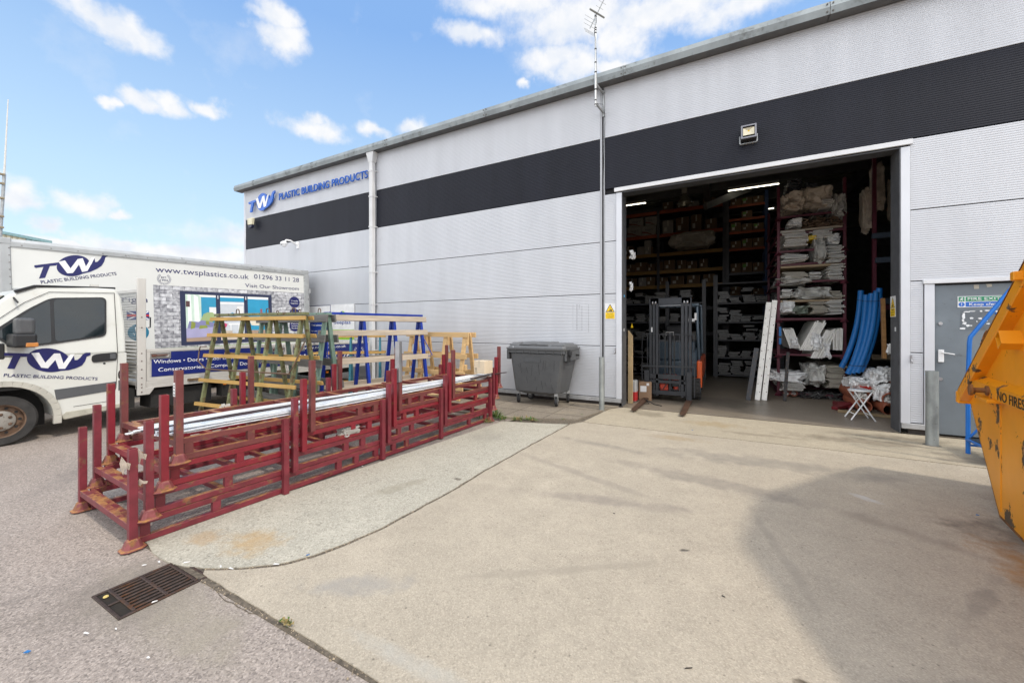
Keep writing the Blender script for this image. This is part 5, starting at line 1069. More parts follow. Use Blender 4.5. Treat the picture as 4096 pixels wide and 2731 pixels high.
badge(3.10,1.10,.155,['Trade','Suppliers']); badge(3.10,.77,.155,['Public','Welcome']); badge(3.10,.44,.155,['Fascia','Guttering','Stockist'])
pp_('grass_strip', [(0,0),(3.43,0),(3.43,.015),(2.0,.025),(1.0,.012),(0,.03)], (.28,.40,.14), .0008)
# ============================================================ far things
m_cream = mat('cream_cladding', (.55,.50,.36), .7); m_tcl = mat('teal_cladding', (.24,.38,.38), .6)
fb = thing('distant_unit', 'cream and teal corrugated industrial unit showing above the truck roof', 'building', (-51.4,8.56,0), math.atan2(3.09,-1.87))
q = MB(); q.box(-14,1.75,0,20,0,9.05); q.build('wall', m_cream, fb)
q = MB()
for i in range(40): q.box(-14+i*.39,-14+i*.39+.2,-.05,0,0,9.05)
q.build('wall_ribs', m_cream, fb)
q = MB(); q.box(1.76,3.61,-.01,20,0,9.05)
for i in range(5): q.box(1.78+i*.37,1.98+i*.37,-.06,-.01,0,9.05)
q.build('teal_wall', m_tcl, fb)
q = MB(); q.box(-14.2,3.68,-.12,20.2,9.05,9.28); q.build('eaves', m_tcl, fb)
wm = thing('whip_mast', 'thin grey whip mast rising behind the box truck', 'mast', (-35.5,5.8,0))
q = MB(); q.tube([(.0,.0,0),(.12,.08,6.0),(.36,.20,10.0)],.07,8); q.build('pole', m_galv, wm, smooth=True)
q = MB(); q.tube([(.36,.20,10.0),(.55,.30,14.1)],[.045,.02],8); q.build('whip', mat('pale_whip', (.6,.58,.54), .5), wm, smooth=True)
q = MB()
for z in (6.2,7.0,7.6,8.6,9.4,9.9): q.box(.10+.05*(z-6),.30+.05*(z-6),.0,.2,z,z+.08)
q.build('clamps', mat('brass_clamp', (.25,.2,.12), .5), wm)
# ============================================================ forklift
m_fk = mat('mast_steel', (.040,.042,.047), .45, .5, .2, 10, rust=(.09,.085,.08), rs=12, rt=.62, rw=.1)
m_fb = mat('forklift_blue_grey', (.05,.075,.10), .35, .1, .1, 5, coat=.3); m_fo = mat('forklift_orange', (.62,.085,.008), .35, 0, .08, 5, coat=.3)
fk = thing('forklift', 'dark blue grey forklift with orange flank parked in the doorway, forks pointing out', 'forklift', (-1.03,8.65,.012))
for s in (-1, 1):
    for k, (x, w, z1, y) in enumerate(((.375,.055,2.09,.02),(.305,.055,2.02,-.01),(.240,.055,1.98,-.04))):
        q = MB(); q.box(s*x-w/2,s*x+w/2,y-.02,y+.07,.10,z1); q.build('mast_channel', m_fk, fk, bevel=.004)
    q = MB(); q.box(s*.30-.085,s*.30+.085,.0,.02,1.98,2.10); q.build('mast_head_plate', m_fk, fk, bevel=.004)
    for x in (.27,.33): q = MB(); q.lathe([(.035,-.012),(.04,0),(.035,.012)],(s*x,-.03,2.0),'x',14); q.build('chain_roller', m_steel, fk, smooth=True)
q = MB(); q.box(-.38,.38,.0,.05,1.96,2.10); q.build('mast_crosshead', m_fk, fk, bevel=.006)
q = MB(); q.box(-.36,.36,.03,.07,.30,.42); q.box(-.36,.36,.03,.07,1.2,1.24); q.box(-.36,.36,.05,.07,.12,.22); q.build('mast_tie', m_fk, fk, bevel=.004)
q = MB(); q.tube([(0,.01,.15),(0,.01,1.40)],.035,12); q.build('lift_cylinder', m_fk, fk, smooth=True)
q = MB(); q.box(-.10,-.075,-.03,-.01,.5,1.32); q.box(.075,.10,-.03,-.01,.5,1.32); q.build('lift_chain', mat('chain', (.03,.03,.03), .5, .6, .5, 40), fk)
q = MB(); q.tube([(-.07,-.02,1.33),(-.07,-.03,1.40),(.07,-.03,1.40),(.07,-.02,1.33)],.008,6); q.build('chain_anchor', m_steel, fk, smooth=True)
q = MB(); q.box(-.39,.30,-.06,-.02,.445,.545); q.box(-.39,.31,-.065,-.02,.13,.215); q.box(-.39,.32,-.06,-.02,.36,.42); q.box(-.24,-.20,-.05,0,.13,.54); q.box(.17,.21,-.05,0,.13,.54); q.build('carriage', m_fk, fk, bevel=.004)
q = MB(); q.tube([(-.22,-.05,.36),(-.20,-.08,.26),(-.12,-.08,.24),(-.05,-.05,.36)],.010,6); q.tube([(.01,-.05,.36),(.05,-.08,.25),(.14,-.08,.24),(.22,-.05,.36)],.010,6); q.build('hose', m_rub, fk, smooth=True)
m_tine = mat('fork_tine', (.10,.055,.035), .6, .4, .3, 9, rust=(.30,.14,.06), rs=7, rt=.56, rw=.12, rust2=(.07,.05,.04))
for x in (-.435, .365):
    q = MB(); q.box(x-.05,x+.05,-.115,-.075,.045,.62); fkk = q.build('fork_shank', m_fk, fk, bevel=.005)
    q = MB(); q.add([(x-.05,-.08,.028),(x+.05,-.08,.028),(x+.05,-.08,.068),(x-.05,-.08,.068),(x-.045,-1.40,.03),(x+.045,-1.40,.03),(x+.045,-1.40,.042),(x-.045,-1.40,.042),(x-.03,-1.46,.033),(x+.03,-1.46,.033),(x+.03,-1.46,.040),(x-.03,-1.46,.040)],[(0,1,2,3),(0,4,5,1),(1,5,6,2),(2,6,7,3),(3,7,4,0),(4,8,9,5),(5,9,10,6),(6,10,11,7),(7,11,8,4),(8,11,10,9)]); q.build('fork_tine', m_tine, fkk)
q = MB()
for x in (-.535,-.43,-.19,.19,.45): q.bar((x,-.05,.70 if abs(x) > .5 else .72),(x,-.05,1.355),.010,.010)
q.bar((-.535,-.05,.11),(-.535,-.05,.72),.018,.018); q.bar((.46,-.05,.11),(.46,-.05,.72),.018,.018); q.bar((-.54,-.05,1.355),(.46,-.05,1.355),.016,.016); q.bar((-.54,-.05,.70),(.46,-.05,.715),.03,.035); q.build('load_guard', m_fk, fk)
for s in (-1, 1):
    q = MB(); x = .50*s; q.tube([(x,.75,.62),(x*.98,.62,1.1),(x*.94,.62,1.6),(x*.92,.74,1.98)],.032,10); q.build('guard_pillar', m_fb, fk, smooth=True)
    q = MB(); q.tube([(x,1.75,.9),(x*.96,1.75,2.0)],.03,8); q.build('guard_pillar', m_fb, fk, smooth=True)
q = MB(); q.box(-.50,.50,.66,.74,1.955,2.005); q.box(-.50,.50,1.7,1.8,1.98,2.03)
for i in range(6): q.box(-.45+i*.175,-.41+i*.175,.74,1.7,1.99,2.01)
q.build('overhead_guard', m_fb, fk, bevel=.006)
q = MB(); q.box(-.36,.36,.655,.665,1.965,1.985); q.build('guard_rail', m_steel, fk)
q = MB(); q.box(-.50,.49,.55,1.1,.42,.78); q.box(-.50,.50,1.1,2.25,.35,1.0); q.build('chassis', m_fb, fk, bevel=.03, seg=2)
q = MB(); q.box(-.42,.42,.72,.85,.78,1.20); q.box(-.50,-.30,.60,.70,.75,.98); q.box(.25,.46,.60,.70,.75,.98); q.build('dash_panel', m_fb, fk, bevel=.02)
q = MB(); q.box(-.25,.25,1.25,1.45,.95,1.55); q.box(-.25,.25,.95,1.35,.90,1.05); q.build('seat', mat('seat_black', (.02,.02,.022), .7), fk, bevel=.04)
q = MB(); q.prism([(.48,.455),(.60,.40),(1.5,.40),(2.2,.5),(2.2,.85),(.55,.80),(.45,.78)], (.47,0,0), (0,1,0), (0,0,1), .09); q.prism([(1.2,.40),(1.5,.40),(2.2,.5),(2.2,.85),(1.2,.82)], (-.54,0,0), (0,1,0), (0,0,1), .09); q.build('orange_flank', m_fo, fk, bevel=.02, seg=2)
q = MB(); q.box(.47,.57,.42,.50,.25,.80); q.box(.36,.52,.44,.60,.435,.455); q.build('mudguard', m_fo, fk, bevel=.02, seg=2)
q = MB(); q.box(-.20,-.02,.0,.06,.20,.36); q.box(.06,.20,.05,.12,.22,.45); q.box(-.2,.1,.4,.5,.3,.5); q.build('tilt_housing', mat('forklift_red', (.45,.04,.015), .5), fk, bevel=.02)
for s in (-1, 1):
    q = MB(); w0 = .085
    q.lathe([(.15,-w0),(.215,-w0),(.232,-.06),(.232,.06),(.215,w0),(.15,w0)],(0,0,0),'x',32); wl = q.build('drive_wheel', m_tyre, fk, loc=(s*.455,.52,.232), smooth=True)
    q = MB()
    for k in range(18):
        a = k/18*math.tau; T = Matrix.Rotation(a,4,'X'); q.box(-w0,-.015,-.012,.012,.225,.243,T); T = Matrix.Rotation(a+.17,4,'X'); q.box(.015,w0,-.012,.012,.225,.243,T)
    q.build('tread_blocks', m_tyre, wl)
    q = MB(); q.lathe([(.14,-.09),(.14,.09)],(0,0,0),'x',20); q.build('rim', m_fb, wl)
    q = MB(); q.lathe([(.10,-.07),(.19,-.07),(.19,.07),(.10,.07)],(0,0,0),'x',24); q.build('rear_wheel', m_tyre, fk, loc=(s*.42,2.0,.19), smooth=True)
q = MB(); q.box(-.36,-.32,-.02,.02,1.40,1.50); q.box(.30,.42,.55,.60,1.62,1.68); q.box(-.42,-.38,.55,.6,1.65,1.80); q.box(.42,.46,.55,.60,1.65,1.80); q.build('stickers', m_sw, fk)
# ============================================================ white folding stool
sto = thing('folding_stool', 'white folding stool standing just inside the doorway', 'stool', (1.90,8.42,.014), R(6))
q = MB(); q.lathe([(.145,0),(.155,.008),(.155,.018),(.14,.026),(.0,.026)],(0,0,.455),'z',32); q.build('seat', m_white, sto, smooth=True)
for s in (-1, 1):
    q = MB(); q.tube([(s*.155,-.13+.0,.0),(-s*.11,-.13,.455)],.011,8); q.tube([(s*.155,.13,.0),(-s*.11,.13,.455)],.011,8); q.tube([(s*.10,-.13,.09),(s*.10,.13,.09)],.008,8); q.build('leg_frame', m_white, sto, smooth=True)
# ============================================================ tall stack of stillages and its load
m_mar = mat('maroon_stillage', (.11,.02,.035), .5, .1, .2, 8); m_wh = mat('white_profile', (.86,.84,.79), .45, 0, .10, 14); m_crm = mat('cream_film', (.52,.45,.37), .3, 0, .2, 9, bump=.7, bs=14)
m_wfilm = mat('white_film', (.87,.87,.86), .25, 0, .14, 10, bump=.8, bs=16); m_gfilm = mat('greenish_film', (.25,.29,.24), .22, 0, .25, 9, bump=.8, bs=16); m_dfilm = mat('dark_film', (.075,.08,.085), .3, 0, .2, 9, bump=.8, bs=12); m_cfilm = mat('clear_hanging_film', (.60,.59,.55), .15, 0, .2, 12, alpha=.82, bump=.9, bs=16)
m_bit = mat('brown_offcut', (.17,.11,.07), .6, 0, .5, 30); m_terra = mat('terracotta_pipe', (.34,.10,.05), .55, 0, .12, 6); m_void = mat('dark_void', (.006,.006,.006), .9)
YS = 10.45
lv = [(.02,.86),(.86,1.63),(1.63,2.43),(2.43,3.10),(3.10,3.85),(3.85,4.62)]
nm_ = ['lowest','second','third','fourth','fifth','topmost']
for k, (z0, z1) in enumerate(lv):
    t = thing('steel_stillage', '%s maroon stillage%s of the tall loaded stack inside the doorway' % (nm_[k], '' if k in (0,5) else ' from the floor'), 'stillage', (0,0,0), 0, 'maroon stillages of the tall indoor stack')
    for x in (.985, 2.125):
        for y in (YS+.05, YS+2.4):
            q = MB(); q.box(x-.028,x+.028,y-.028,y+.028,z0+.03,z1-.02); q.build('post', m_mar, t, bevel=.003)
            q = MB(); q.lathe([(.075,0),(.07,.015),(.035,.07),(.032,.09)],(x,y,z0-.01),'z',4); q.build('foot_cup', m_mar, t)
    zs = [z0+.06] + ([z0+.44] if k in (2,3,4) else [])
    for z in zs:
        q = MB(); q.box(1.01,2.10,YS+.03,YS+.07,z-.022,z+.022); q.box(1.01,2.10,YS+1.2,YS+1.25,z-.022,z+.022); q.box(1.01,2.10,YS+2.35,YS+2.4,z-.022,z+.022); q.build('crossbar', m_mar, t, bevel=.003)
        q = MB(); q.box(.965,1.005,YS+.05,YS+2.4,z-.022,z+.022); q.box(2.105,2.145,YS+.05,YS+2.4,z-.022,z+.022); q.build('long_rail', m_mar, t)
for (z, lab) in ((3.60,'pale shelf board under the brown offcuts'),(2.82,'orange brown shelf board below the hanging film'),(2.08,'pale shelf board under the wide film bundle')):
    q = MB(); q.box(1.02,2.08,YS-.02,YS+1.6,z-.025,z+.015); tag(q.build('shelf_board', mat('shelf_board', (.40,.30,.19), .7) if z < 3 else m_palew, bevel=.003), lab, 'board')
items = [
(1.15,1.42,4.50,4.73,'roll','dark grey roll of sheeting on the very top of the tall stack'),
(1.45,1.68,4.43,4.59,'roll','smaller dark grey roll right of the big one on top of the tall stack'),
(1.05,1.48,4.05,4.43,'bag','cream film wrapped bundle bulging from the top level, left side'),
(1.39,1.90,4.05,4.50,'bag','cream crumpled bundle high on the top level, middle'),
(1.72,1.93,4.01,4.16,'boards','short pale boards under the cream bundle on the top level'),
(1.92,2.15,3.76,4.29,'bag','grey film hanging over the top right corner of the tall stack'),
(1.15,1.42,3.67,3.86,'bag','crumpled white film on the second level from the top, left side'),
(1.42,2.07,3.63,3.79,'bits','brown offcuts of window profile on the second level from the top'),
(1.05,1.49,3.26,3.60,'boards','pile of cream boards on the third level from the top, left side'),
(1.51,1.65,3.36,3.45,'yellow','yellow wrapped packet between two piles of cream boards'),
(1.56,1.92,3.38,3.56,'boards','cream boards right of the yellow packet'),
(1.85,2.04,3.24,3.45,'bag','white film end right of the yellow packet on the third level'),
(1.60,1.81,2.83,3.37,'bag','clear film hanging down between the third and fourth level'),
(1.04,1.51,2.90,3.09,'skew','skewed thin white profiles on the fourth level, left side'),
(1.81,2.09,2.85,3.20,'boards','neat pile of white boards on the fourth level, right side'),
(1.05,1.48,2.53,2.71,'boards','low pile of white boards on the fifth level, left side'),
(1.49,1.71,2.53,2.68,'boards','square ended white boards in the middle of the fifth level'),
(1.82,2.08,2.50,2.82,'boards','tall pile of white box profiles on the fifth level, right side'),
(0.94,1.54,2.42,2.59,'bag','clear film drooping over the edge below the fifth level'),
(1.02,1.21,2.15,2.34,'boards','small pile of white boards on the sixth level, left end'),
(1.26,1.88,2.11,2.37,'bag','wide bundle in clear film filling the middle of the sixth level'),
(1.88,2.07,2.11,2.27,'boards','grey edged boards on the sixth level, right end'),
(0.99,1.29,1.80,2.09,'bag','bright white bag sticking out of the seventh level, left side'),
(1.21,1.52,1.79,1.98,'bag','greenish film wrapped bundle on the seventh level'),
(1.54,1.81,1.80,2.05,'boards','white boards in the middle of the seventh level'),
(1.81,2.08,1.78,2.09,'boards','tallest pile of white boards on the seventh level, right side'),
(1.06,1.36,1.06,1.51,'leanl','bundle of profiles leaning left in the open bay above the floor level'),
(1.41,1.78,1.02,1.67,'leanr','bundle of profiles leaning right in the open bay above the floor level'),
(1.63,1.92,0.86,1.48,'leanr','white torn bundle hanging out of the open bay above the floor level'),
(1.91,2.08,1.04,1.51,'lean0','upright white profiles at the right end of the open bay'),
(0.84,1.47,0.32,0.55,'bag','long white bag sticking out left at the bottom of the tall stack'),
(1.02,1.44,0.15,0.34,'boards','grey boards under the long white bag at the bottom of the stack'),
(1.45,1.79,0.28,0.72,'bag','clear bag with a hollow end at the bottom of the tall stack'),
(1.78,2.11,0.26,0.72,'boards','thick pile of white profiles at the bottom right of the tall stack'),
(1.06,1.18,-0.05,0.10,'pipe','left one of the two small orange pipes under the tall stack'),
(1.19,1.32,-0.03,0.13,'pipe','right one of the two small orange pipes under the tall stack'),
(1.35,2.04,-0.07,0.12,'bits','dark heap of profile offcuts on the floor under the tall stack'),
]
random.seed(21)
def boards(name, x0, x1, z0, z1, m, lab, y=YS-.05, dep=1.5, group=None, skew=0., th=.027, cat='profile bundle'):
    t = thing(name, lab, cat, ((x0+x1)/2, y, z0), 0, group)
    n = max(2, int((z1-z0)/th)); w = x1-x0; h = (z1-z0)/n
    vs = MB(); e = MB()
    for i in range(n):
        dx = random.uniform(-.06,.05)*min(1, w*3); dy = random.uniform(-.10,.04); a = random.uniform(-.035,.035)+skew*(i/n-.3)
        T = Matrix.Translation((dx,0,i*h)) @ Matrix.Rotation(a,4,'Y')
        vs.box(-w/2*(.94-random.random()*.2),w/2*.94,dy,dep,.0,h*.70,T)
        e.box(-w/2*.94+.012,w/2*.94-.012,dy-.001,dy+.0,h*.22,h*.5,T)
    vs.build('boards', m, t); e.build('hollow_ends', mat('hollow_end', (.10,.095,.085), .8), t)
    return t
for i, (x0, x1, z0, z1, kind, lab) in enumerate(items):
    z0 = max(z0, .03)
    if kind == 'boards': boards('profile_bundle', x0, x1, z0, z1, m_wh if i % 3 else mat('cream_profile', (.62,.57,.47), .45, 0, .1, 14), lab)
    elif kind == 'skew': boards('profile_bundle', x0, x1, z0, z1, m_wh, lab, skew=.25)
    elif kind == 'roll':
        tag(bag('film_roll', x0, x1, YS-.05, YS+.9, z0, z1, m_dfilm, None, i, .18), lab, 'roll')
    elif kind == 'bag':
        m = m_cfilm if 'clear' in lab or 'grey film' in lab else m_gfilm if 'greenish' in lab else m_crm if 'cream' in lab else m_wfilm
        tag(bag('wrapped_bundle', x0, x1, YS-.12, YS+.7, z0, z1, m, None, i, .28), lab, 'wrapped bundle')
    elif kind == 'yellow':
        q = MB(); q.box(x0,x1,YS-.06,YS+.5,z0,z1); tag(q.build('yellow_packet', mat('yellow_wrap', (.6,.42,.01), .4), bevel=.01), lab, 'packet')
    elif kind == 'pipe':
        q = MB(); r = (x1-x0)/2; c = ((x0+x1)/2, YS-.05, (z0+z1)/2+.02); q.lathe([(r,0),(r,1.2)],c,'y',20,cap=False); q.lathe([(r*.86,0),(r*.86,1.2)],c,'y',20,cap=False); q.lathe([(r*.86,0),(r,0)],c,'y',20,cap=False); po = tag(q.build('clay_pipe', m_terra, smooth=True), lab, 'pipe')
        q = MB()
        for _ in range(9): xx = random.uniform(-.55,.55)*r; zz = random.uniform(-.6,.2)*r; q.box(c[0]+xx-.008,c[0]+xx+.012,c[1]+.01,c[1]+.4,c[2]+zz-.006,c[2]+zz+.008)
        q.build('offcuts', m_wh, po)
    elif kind == 'bits':
        q = MB()
        for _ in range(70):
            xx = random.uniform(x0,x1); zz = z0+random.random()**1.5*(z1-z0); a = random.uniform(-1,1); T = Matrix.Translation((xx,YS-.05+random.uniform(0,.3),zz)) @ Matrix.Rotation(a,4,'Y') @ Matrix.Rotation(random.uniform(-.6,.6),4,'Z')
            q.box(-random.uniform(.02,.07),.04,-.1,.1,-.008,.008,T)
        tag(q.build('offcut_heap', m_bit if z0 > 1 else mat('dark_offcut', (.07,.068,.065), .5, 0, .7, 30)), lab, 'offcuts', kind='stuff')
    else:
        t = thing('profile_bundle', lab, 'profile bundle', ((x0+x1)/2, YS-.06, z0)); a = {'leanl': -.30, 'leanr': .42, 'lean0': .02}[kind]
        w = x1-x0; h = z1-z0; n = 7; L_ = h/math.cos(a)*.98; wd = max(.20 if kind != 'lean0' else .14, w-abs(math.tan(a))*h)
        for j in range(n):
            T = Matrix.Translation((-math.tan(a)*h/2*-1*-1 + (j-n/2+.5)*wd/n, random.uniform(-.03,.03), 0)) @ Matrix.Rotation(a,4,'Y')
            q = MB(); q.box(-wd/n*.42,wd/n*.42,0,1.3,0,L_*random.uniform(.9,1),T); q.build('profile', m_wh, t, bevel=.003)
        if kind != 'lean0': bag('film', -w*.1, w*.35, -.09, .2, h*.05, h*.50, m_wfilm, t, i, .45)
# leaning boards left of the stack
for (xb, xt, ht, w, y, m, lab) in ((.54,.755,2.03,.095,9.62,m_wh,'left one of the two tall white profiles leaning on the stack'),(.66,.86,2.07,.095,9.66,m_wh,'right one of the two tall white profiles leaning on the stack'),(.37,.53,1.08,.09,9.5,mat('dark_grille', (.035,.037,.042), .5),'short dark grey perforated board leaning left of the white profiles'),(1.02,1.10,1.0,.06,9.75,mat('dark_plank', (.03,.028,.028), .6),'dark plank leaning between the white profiles and the stack')):
    q = MB(); q.bar((xb,y,.014),(xt,y+.18,ht),w,.03,up=(0,1,0)); o = tag(q.build('leaning_board', m, bevel=.004), lab, 'board')
    q = MB(); d = (Vector((xt,y+.18,ht))-Vector((xb,y,.014)))
    for k in range(1, 12): c = Vector((xb,y,.014))+d*(k/12)+Vector((w*.25*(1 if k % 2 else -1),-.017,0)); q.box(c.x-.006,c.x+.006,c.y-.001,c.y+.002,c.z-.01,c.z+.01)
    q.build('holes', m_bit, o)
q = MB(); q.box(.985,1.03,YS-.06,YS-.02,1.14,1.28); q.box(.985,1.03,YS-.06,YS-.02,1.32,1.52); tag(q.build('blue_strip', mat('blue_film', (.01,.20,.55), .4)), 'bright blue strip fixed to the left post of the tall stack', 'strip')
# blue tubes
m_tub = mat('blue_foam_tube', (.008,.15,.46), .5, 0, .06, 20)
tb_ = [(2.02,2.29,9.74),(2.08,2.36,9.70),(2.14,2.415,9.68),(2.20,2.475,9.72),(2.10,2.47,9.86),(1.97,2.27,9.98),(2.25,2.50,9.82)]
for i, (xb, xt, y) in enumerate(tb_):
    q = MB(); pts = []
    for k in range(13): t = k/12; pts.append((xb+(xt-xb)*(t**.8)+.05*math.sin(t*math.pi)*(1 if True else 0), y+.35*t*0, .62+1.5*t+.02*i))
    q.tube(pts, .047, 14); o = tag(q.build('foam_tube', m_tub, smooth=True), ['leftmost','second','third','fourth'][i] + ' of the front blue foam tubes from the left' if i < 4 else 'blue foam tube mostly hidden behind the front tubes of the bundle', 'tube', 'blue foam tubes leaning right of the stack')
for z, w in ((.80,.21),(2.0,.23)):
    q = MB(); xc = 2.09+(z-.62)*.15 + (.03 if z < 1 else .06); q.tube([(xc-w,9.68,z+.03),(xc-w*.4,9.61,z-.01),(xc+w*.4,9.60,z-.01),(xc+w*.75,9.66,z+.03)],.005,5); tag(q.build('tie_cord', m_ink, smooth=True), 'dark cord round the %s end of the blue foam tubes' % ('lower' if z < 1 else 'upper'), 'cord')
# right hand clutter
tag(bag('wrapped_bundle', 2.02,2.32,9.5,10.2,.32,.56,m_wfilm,None,31,.25),'white film bundle with a red stripe under the blue tubes','wrapped bundle')
q = MB(); q.bar((2.14,9.47,.44),(2.30,9.46,.40),.05,.01,up=(0,1,0)); tag(q.build('red_stripe', mat('red_print', (.45,.02,.015), .4)),'red printed strip on the white film bundle','strip')
for (a, lab, m) in (((2.26,2.50,9.3,9.9,.50,.74),'grey white bag with a blunt end under the foam tubes',m_wfilm),((2.44,2.66,9.4,9.9,.55,.78),'second white bag right of the blunt ended one',m_wfilm),((2.30,2.52,9.25,9.6,.22,.50),'white bag drooping over the clay pipes',m_wfilm),((2.55,2.80,9.1,9.5,.05,.30),'torn clear film heap behind the stool',m_cfilm),((2.70,2.95,9.1,9.6,1.12,1.38),'clear film pile on the shelf by the right jamb',m_cfilm),((2.68,3.0,9.2,9.6,.95,1.12),'grey white film bundle by the right jamb at waist height',m_wfilm),((2.70,2.92,9.1,9.6,.42,.62),'crumpled white bag low by the right jamb',m_wfilm),((2.43,2.58,9.1,9.2,1.05,1.22),'knotted white film round the wooden post',m_wfilm)):
    tag(bag('plastic_bag', *a[:2], *a[2:4], *a[4:], m, None, len(lab), .3), lab, 'bag')
for (x0,x1,z0,z1,lab) in ((2.70,2.98,.62,.76,'white profiles sticking out by the right jamb above the low bag'),(2.66,2.95,.20,.36,'pile of pale boards at the foot of the right jamb')): boards('profile_bundle', x0,x1,z0,z1,m_wh,lab,y=9.15,dep=.8)
for (cx, cz, r, y, lab) in ((2.13,.24,.125,9.35,'largest orange clay pipe stuffed with white offcuts, upper left of the pipe pile'),(2.50,.22,.12,9.2,'orange clay pipe stuffed with offcuts behind the stool'),(2.12,.085,.105,9.1,'empty orange clay pipe lying on the floor left of the stool'),(2.43,.075,.10,9.0,'empty orange clay pipe lying on the floor behind the stool legs'),(2.33,.33,.07,9.4,'small orange clay pipe with offcuts between the bigger ones'),(2.58,.46,.06,9.35,'small dark pipe end above the stuffed clay pipe')):
    q = MB(); c = (cx, y, cz+.03); q.lathe([(r,0),(r,1.0)],c,'y',28,cap=False); q.lathe([(r*.88,0),(r*.88,1.0)],c,'y',28,cap=False); q.lathe([(r*.88,0),(r,0)],c,'y',28,cap=False); po = tag(q.build('clay_pipe', m_terra, smooth=True), lab, 'pipe')
    if 'offcuts' in lab:
        q = MB()
        for _ in range(26):
            a = random.random()*math.tau; rr = random.random()**.5*r*.75; T = Matrix.Translation((c[0]+rr*math.cos(a), c[1]-.02+random.random()*.05, c[2]-.1*r+rr*.75*math.sin(a))) @ Matrix.Rotation(random.uniform(-1,1),4,'Y'); q.box(-.022,.022,0,.5,-.006,.006,T)
        q.build('offcuts', m_wh, po)
q = MB(); q.bar((2.44,8.72,.02),(2.66,9.2,1.18),.030,.030); tag(q.build('broom_handle', mat('brown_pole', (.22,.11,.045), .6, vs=9, vz=3)), 'brown wooden pole leaning behind the stool', 'pole')
q = MB(); q.bar((2.47,9.45,.95),(2.45,9.45,2.03),.085,.05); tag(q.build('timber_post', wood('orange_post', (.33,.17,.06)), bevel=.003), 'upright orange timber post right of the blue tubes', 'post')
q = MB(); q.box(2.60,2.68,9.35,9.43,.22,1.30); tag(q.build('black_post', m_rub, bevel=.004), 'black upright post right of the brown pole', 'post')
q = MB(); q.bar((1.72,8.95,.035),(2.95,8.60,.035),.09,.045); tag(q.build('floor_timber', wood('floor_timber', (.24,.17,.09)), bevel=.004), 'long timber lying on the floor behind the stool', 'timber')
q = MB(); q.box(1.78,2.0,9.3,9.7,.015,.09); q.bar((1.70,9.1,.05),(2.05,9.5,.10),.10,.05); tag(q.build('red_tarp', mat('dark_red_sheet', (.16,.012,.018), .5)), 'dark red sheet on the floor at the foot of the tall stack', 'sheet')
# right rack in the gloom
rt_ = thing('storage_rack', 'dark maroon and steel blue rack in the gloom right of the tall stack', 'rack', (2.5,10.0,0))
m_sb = mat('steel_blue', (.06,.08,.11), .5, .2)
for (x, z0, z1) in ((.05,1.9,5.4),(.52,2.1,5.6),(.95,0,5.6)):
    q = MB(); q.box(x-.03,x+.03,.3,.36,z0,z1); q.build('upright', m_mar, rt_)
for (x0, x1, z, m) in ((.0,1.3,2.02,m_sb),(.05,1.3,2.82,m_sb),(.0,1.3,3.3,m_sb),(.0,1.2,.93,mat('shelf_edge', (.18,.14,.09), .7)),(-.2,1.2,4.9,m_mar),(-.2,1.2,1.9,m_mar)):
    q = MB(); q.box(x0,x1,.22,.30,z-.05,z+.05); q.build('beam', m, rt_, bevel=.004)
for (a, lab) in (((2.62,2.80,10.6,11,3.9,4.9),'tall film wrapped roll upright in the upper right rack'),((2.9,3.1,10.6,11,3.7,4.6),'shorter film wrapped roll in the upper right rack'),((2.45,2.62,10.6,11,3.5,4.4),'leaning pale sheet bundle in the upper right rack')):
    tag(bag('film_roll', *a, m_crm, None, int(a[0]*10), .2), lab, 'roll')
q = MB(); c = (3.05,10.0,3.95); q.lathe([(.14,0),(.14,1.0)],c,'y',28,cap=False); q.lathe([(.12,0),(.12,1.0)],c,'y',28,cap=False); q.lathe([(.12,0),(.14,0)],c,'y',28,cap=False); tag(q.build('clay_pipe', m_terra, smooth=True), 'big orange pipe end high up beside the right jamb', 'pipe')
# ============================================================ back racking
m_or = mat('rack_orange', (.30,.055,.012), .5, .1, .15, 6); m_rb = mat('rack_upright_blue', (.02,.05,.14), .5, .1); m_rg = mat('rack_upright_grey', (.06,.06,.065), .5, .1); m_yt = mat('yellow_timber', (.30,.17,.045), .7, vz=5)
RY = 15.5
rk1 = thing('pallet_rack', 'long orange beamed pallet rack across the back of the warehouse', 'pallet rack', (0,RY,0))
for x in (-4.6,-2.25,-.10): q = MB(); q.box(x-.05,x+.05,0,.08,0,6.0 if x > -1 else 5.7); q.box(x-.05,x+.05,1.0,1.08,0,5.7); q.build('upright', m_rg, rk1)
for z, m in ((5.74,m_or),(4.88,m_or),(4.18,m_yt),(3.54,m_yt),(3.0,m_yt),(2.2,m_rg),(1.3,m_rg)):
    for (x0, x1) in ((-4.55,-2.30),(-2.20,-.15)):
        q = MB(); q.box(x0,x1,-.03,.03,z-.06,z+.06); q.build('beam', m, rk1)
    q = MB(); q.box(-4.55,-.15,.03,1.0,z-.01,z+.05); q.build('deck', m_rg, rk1)
rk2 = thing('pallet_rack', 'narrow bay of orange shelves with a blue end upright, full of cartons', 'pallet rack', (0,RY-.3,0))
for x, m in ((.0,m_rg),(1.11,m_rb)): q = MB(); q.box(x-.05,x+.05,0,.08,0,5.95); q.box(x-.05,x+.05,1.0,1.08,0,5.9); q.build('upright', m, rk2)
for z in (5.53,5.09,4.66,4.10,3.3,2.55,1.9,1.25,.6):
    q = MB(); q.box(.05,1.06,-.02,.02,z-.045,z+.03); q.build('beam', m_or if z > 3.6 else m_rg, rk2)
    q = MB(); q.box(.05,1.06,.02,1.0,z-.01,z+.02); q.build('deck', m_rg, rk2)
m_ct = mat('brown_carton', (.13,.078,.038), .85, 0, .15, 3); m_cw = mat('white_carton', (.26,.24,.21), .7, 0, .08, 3)
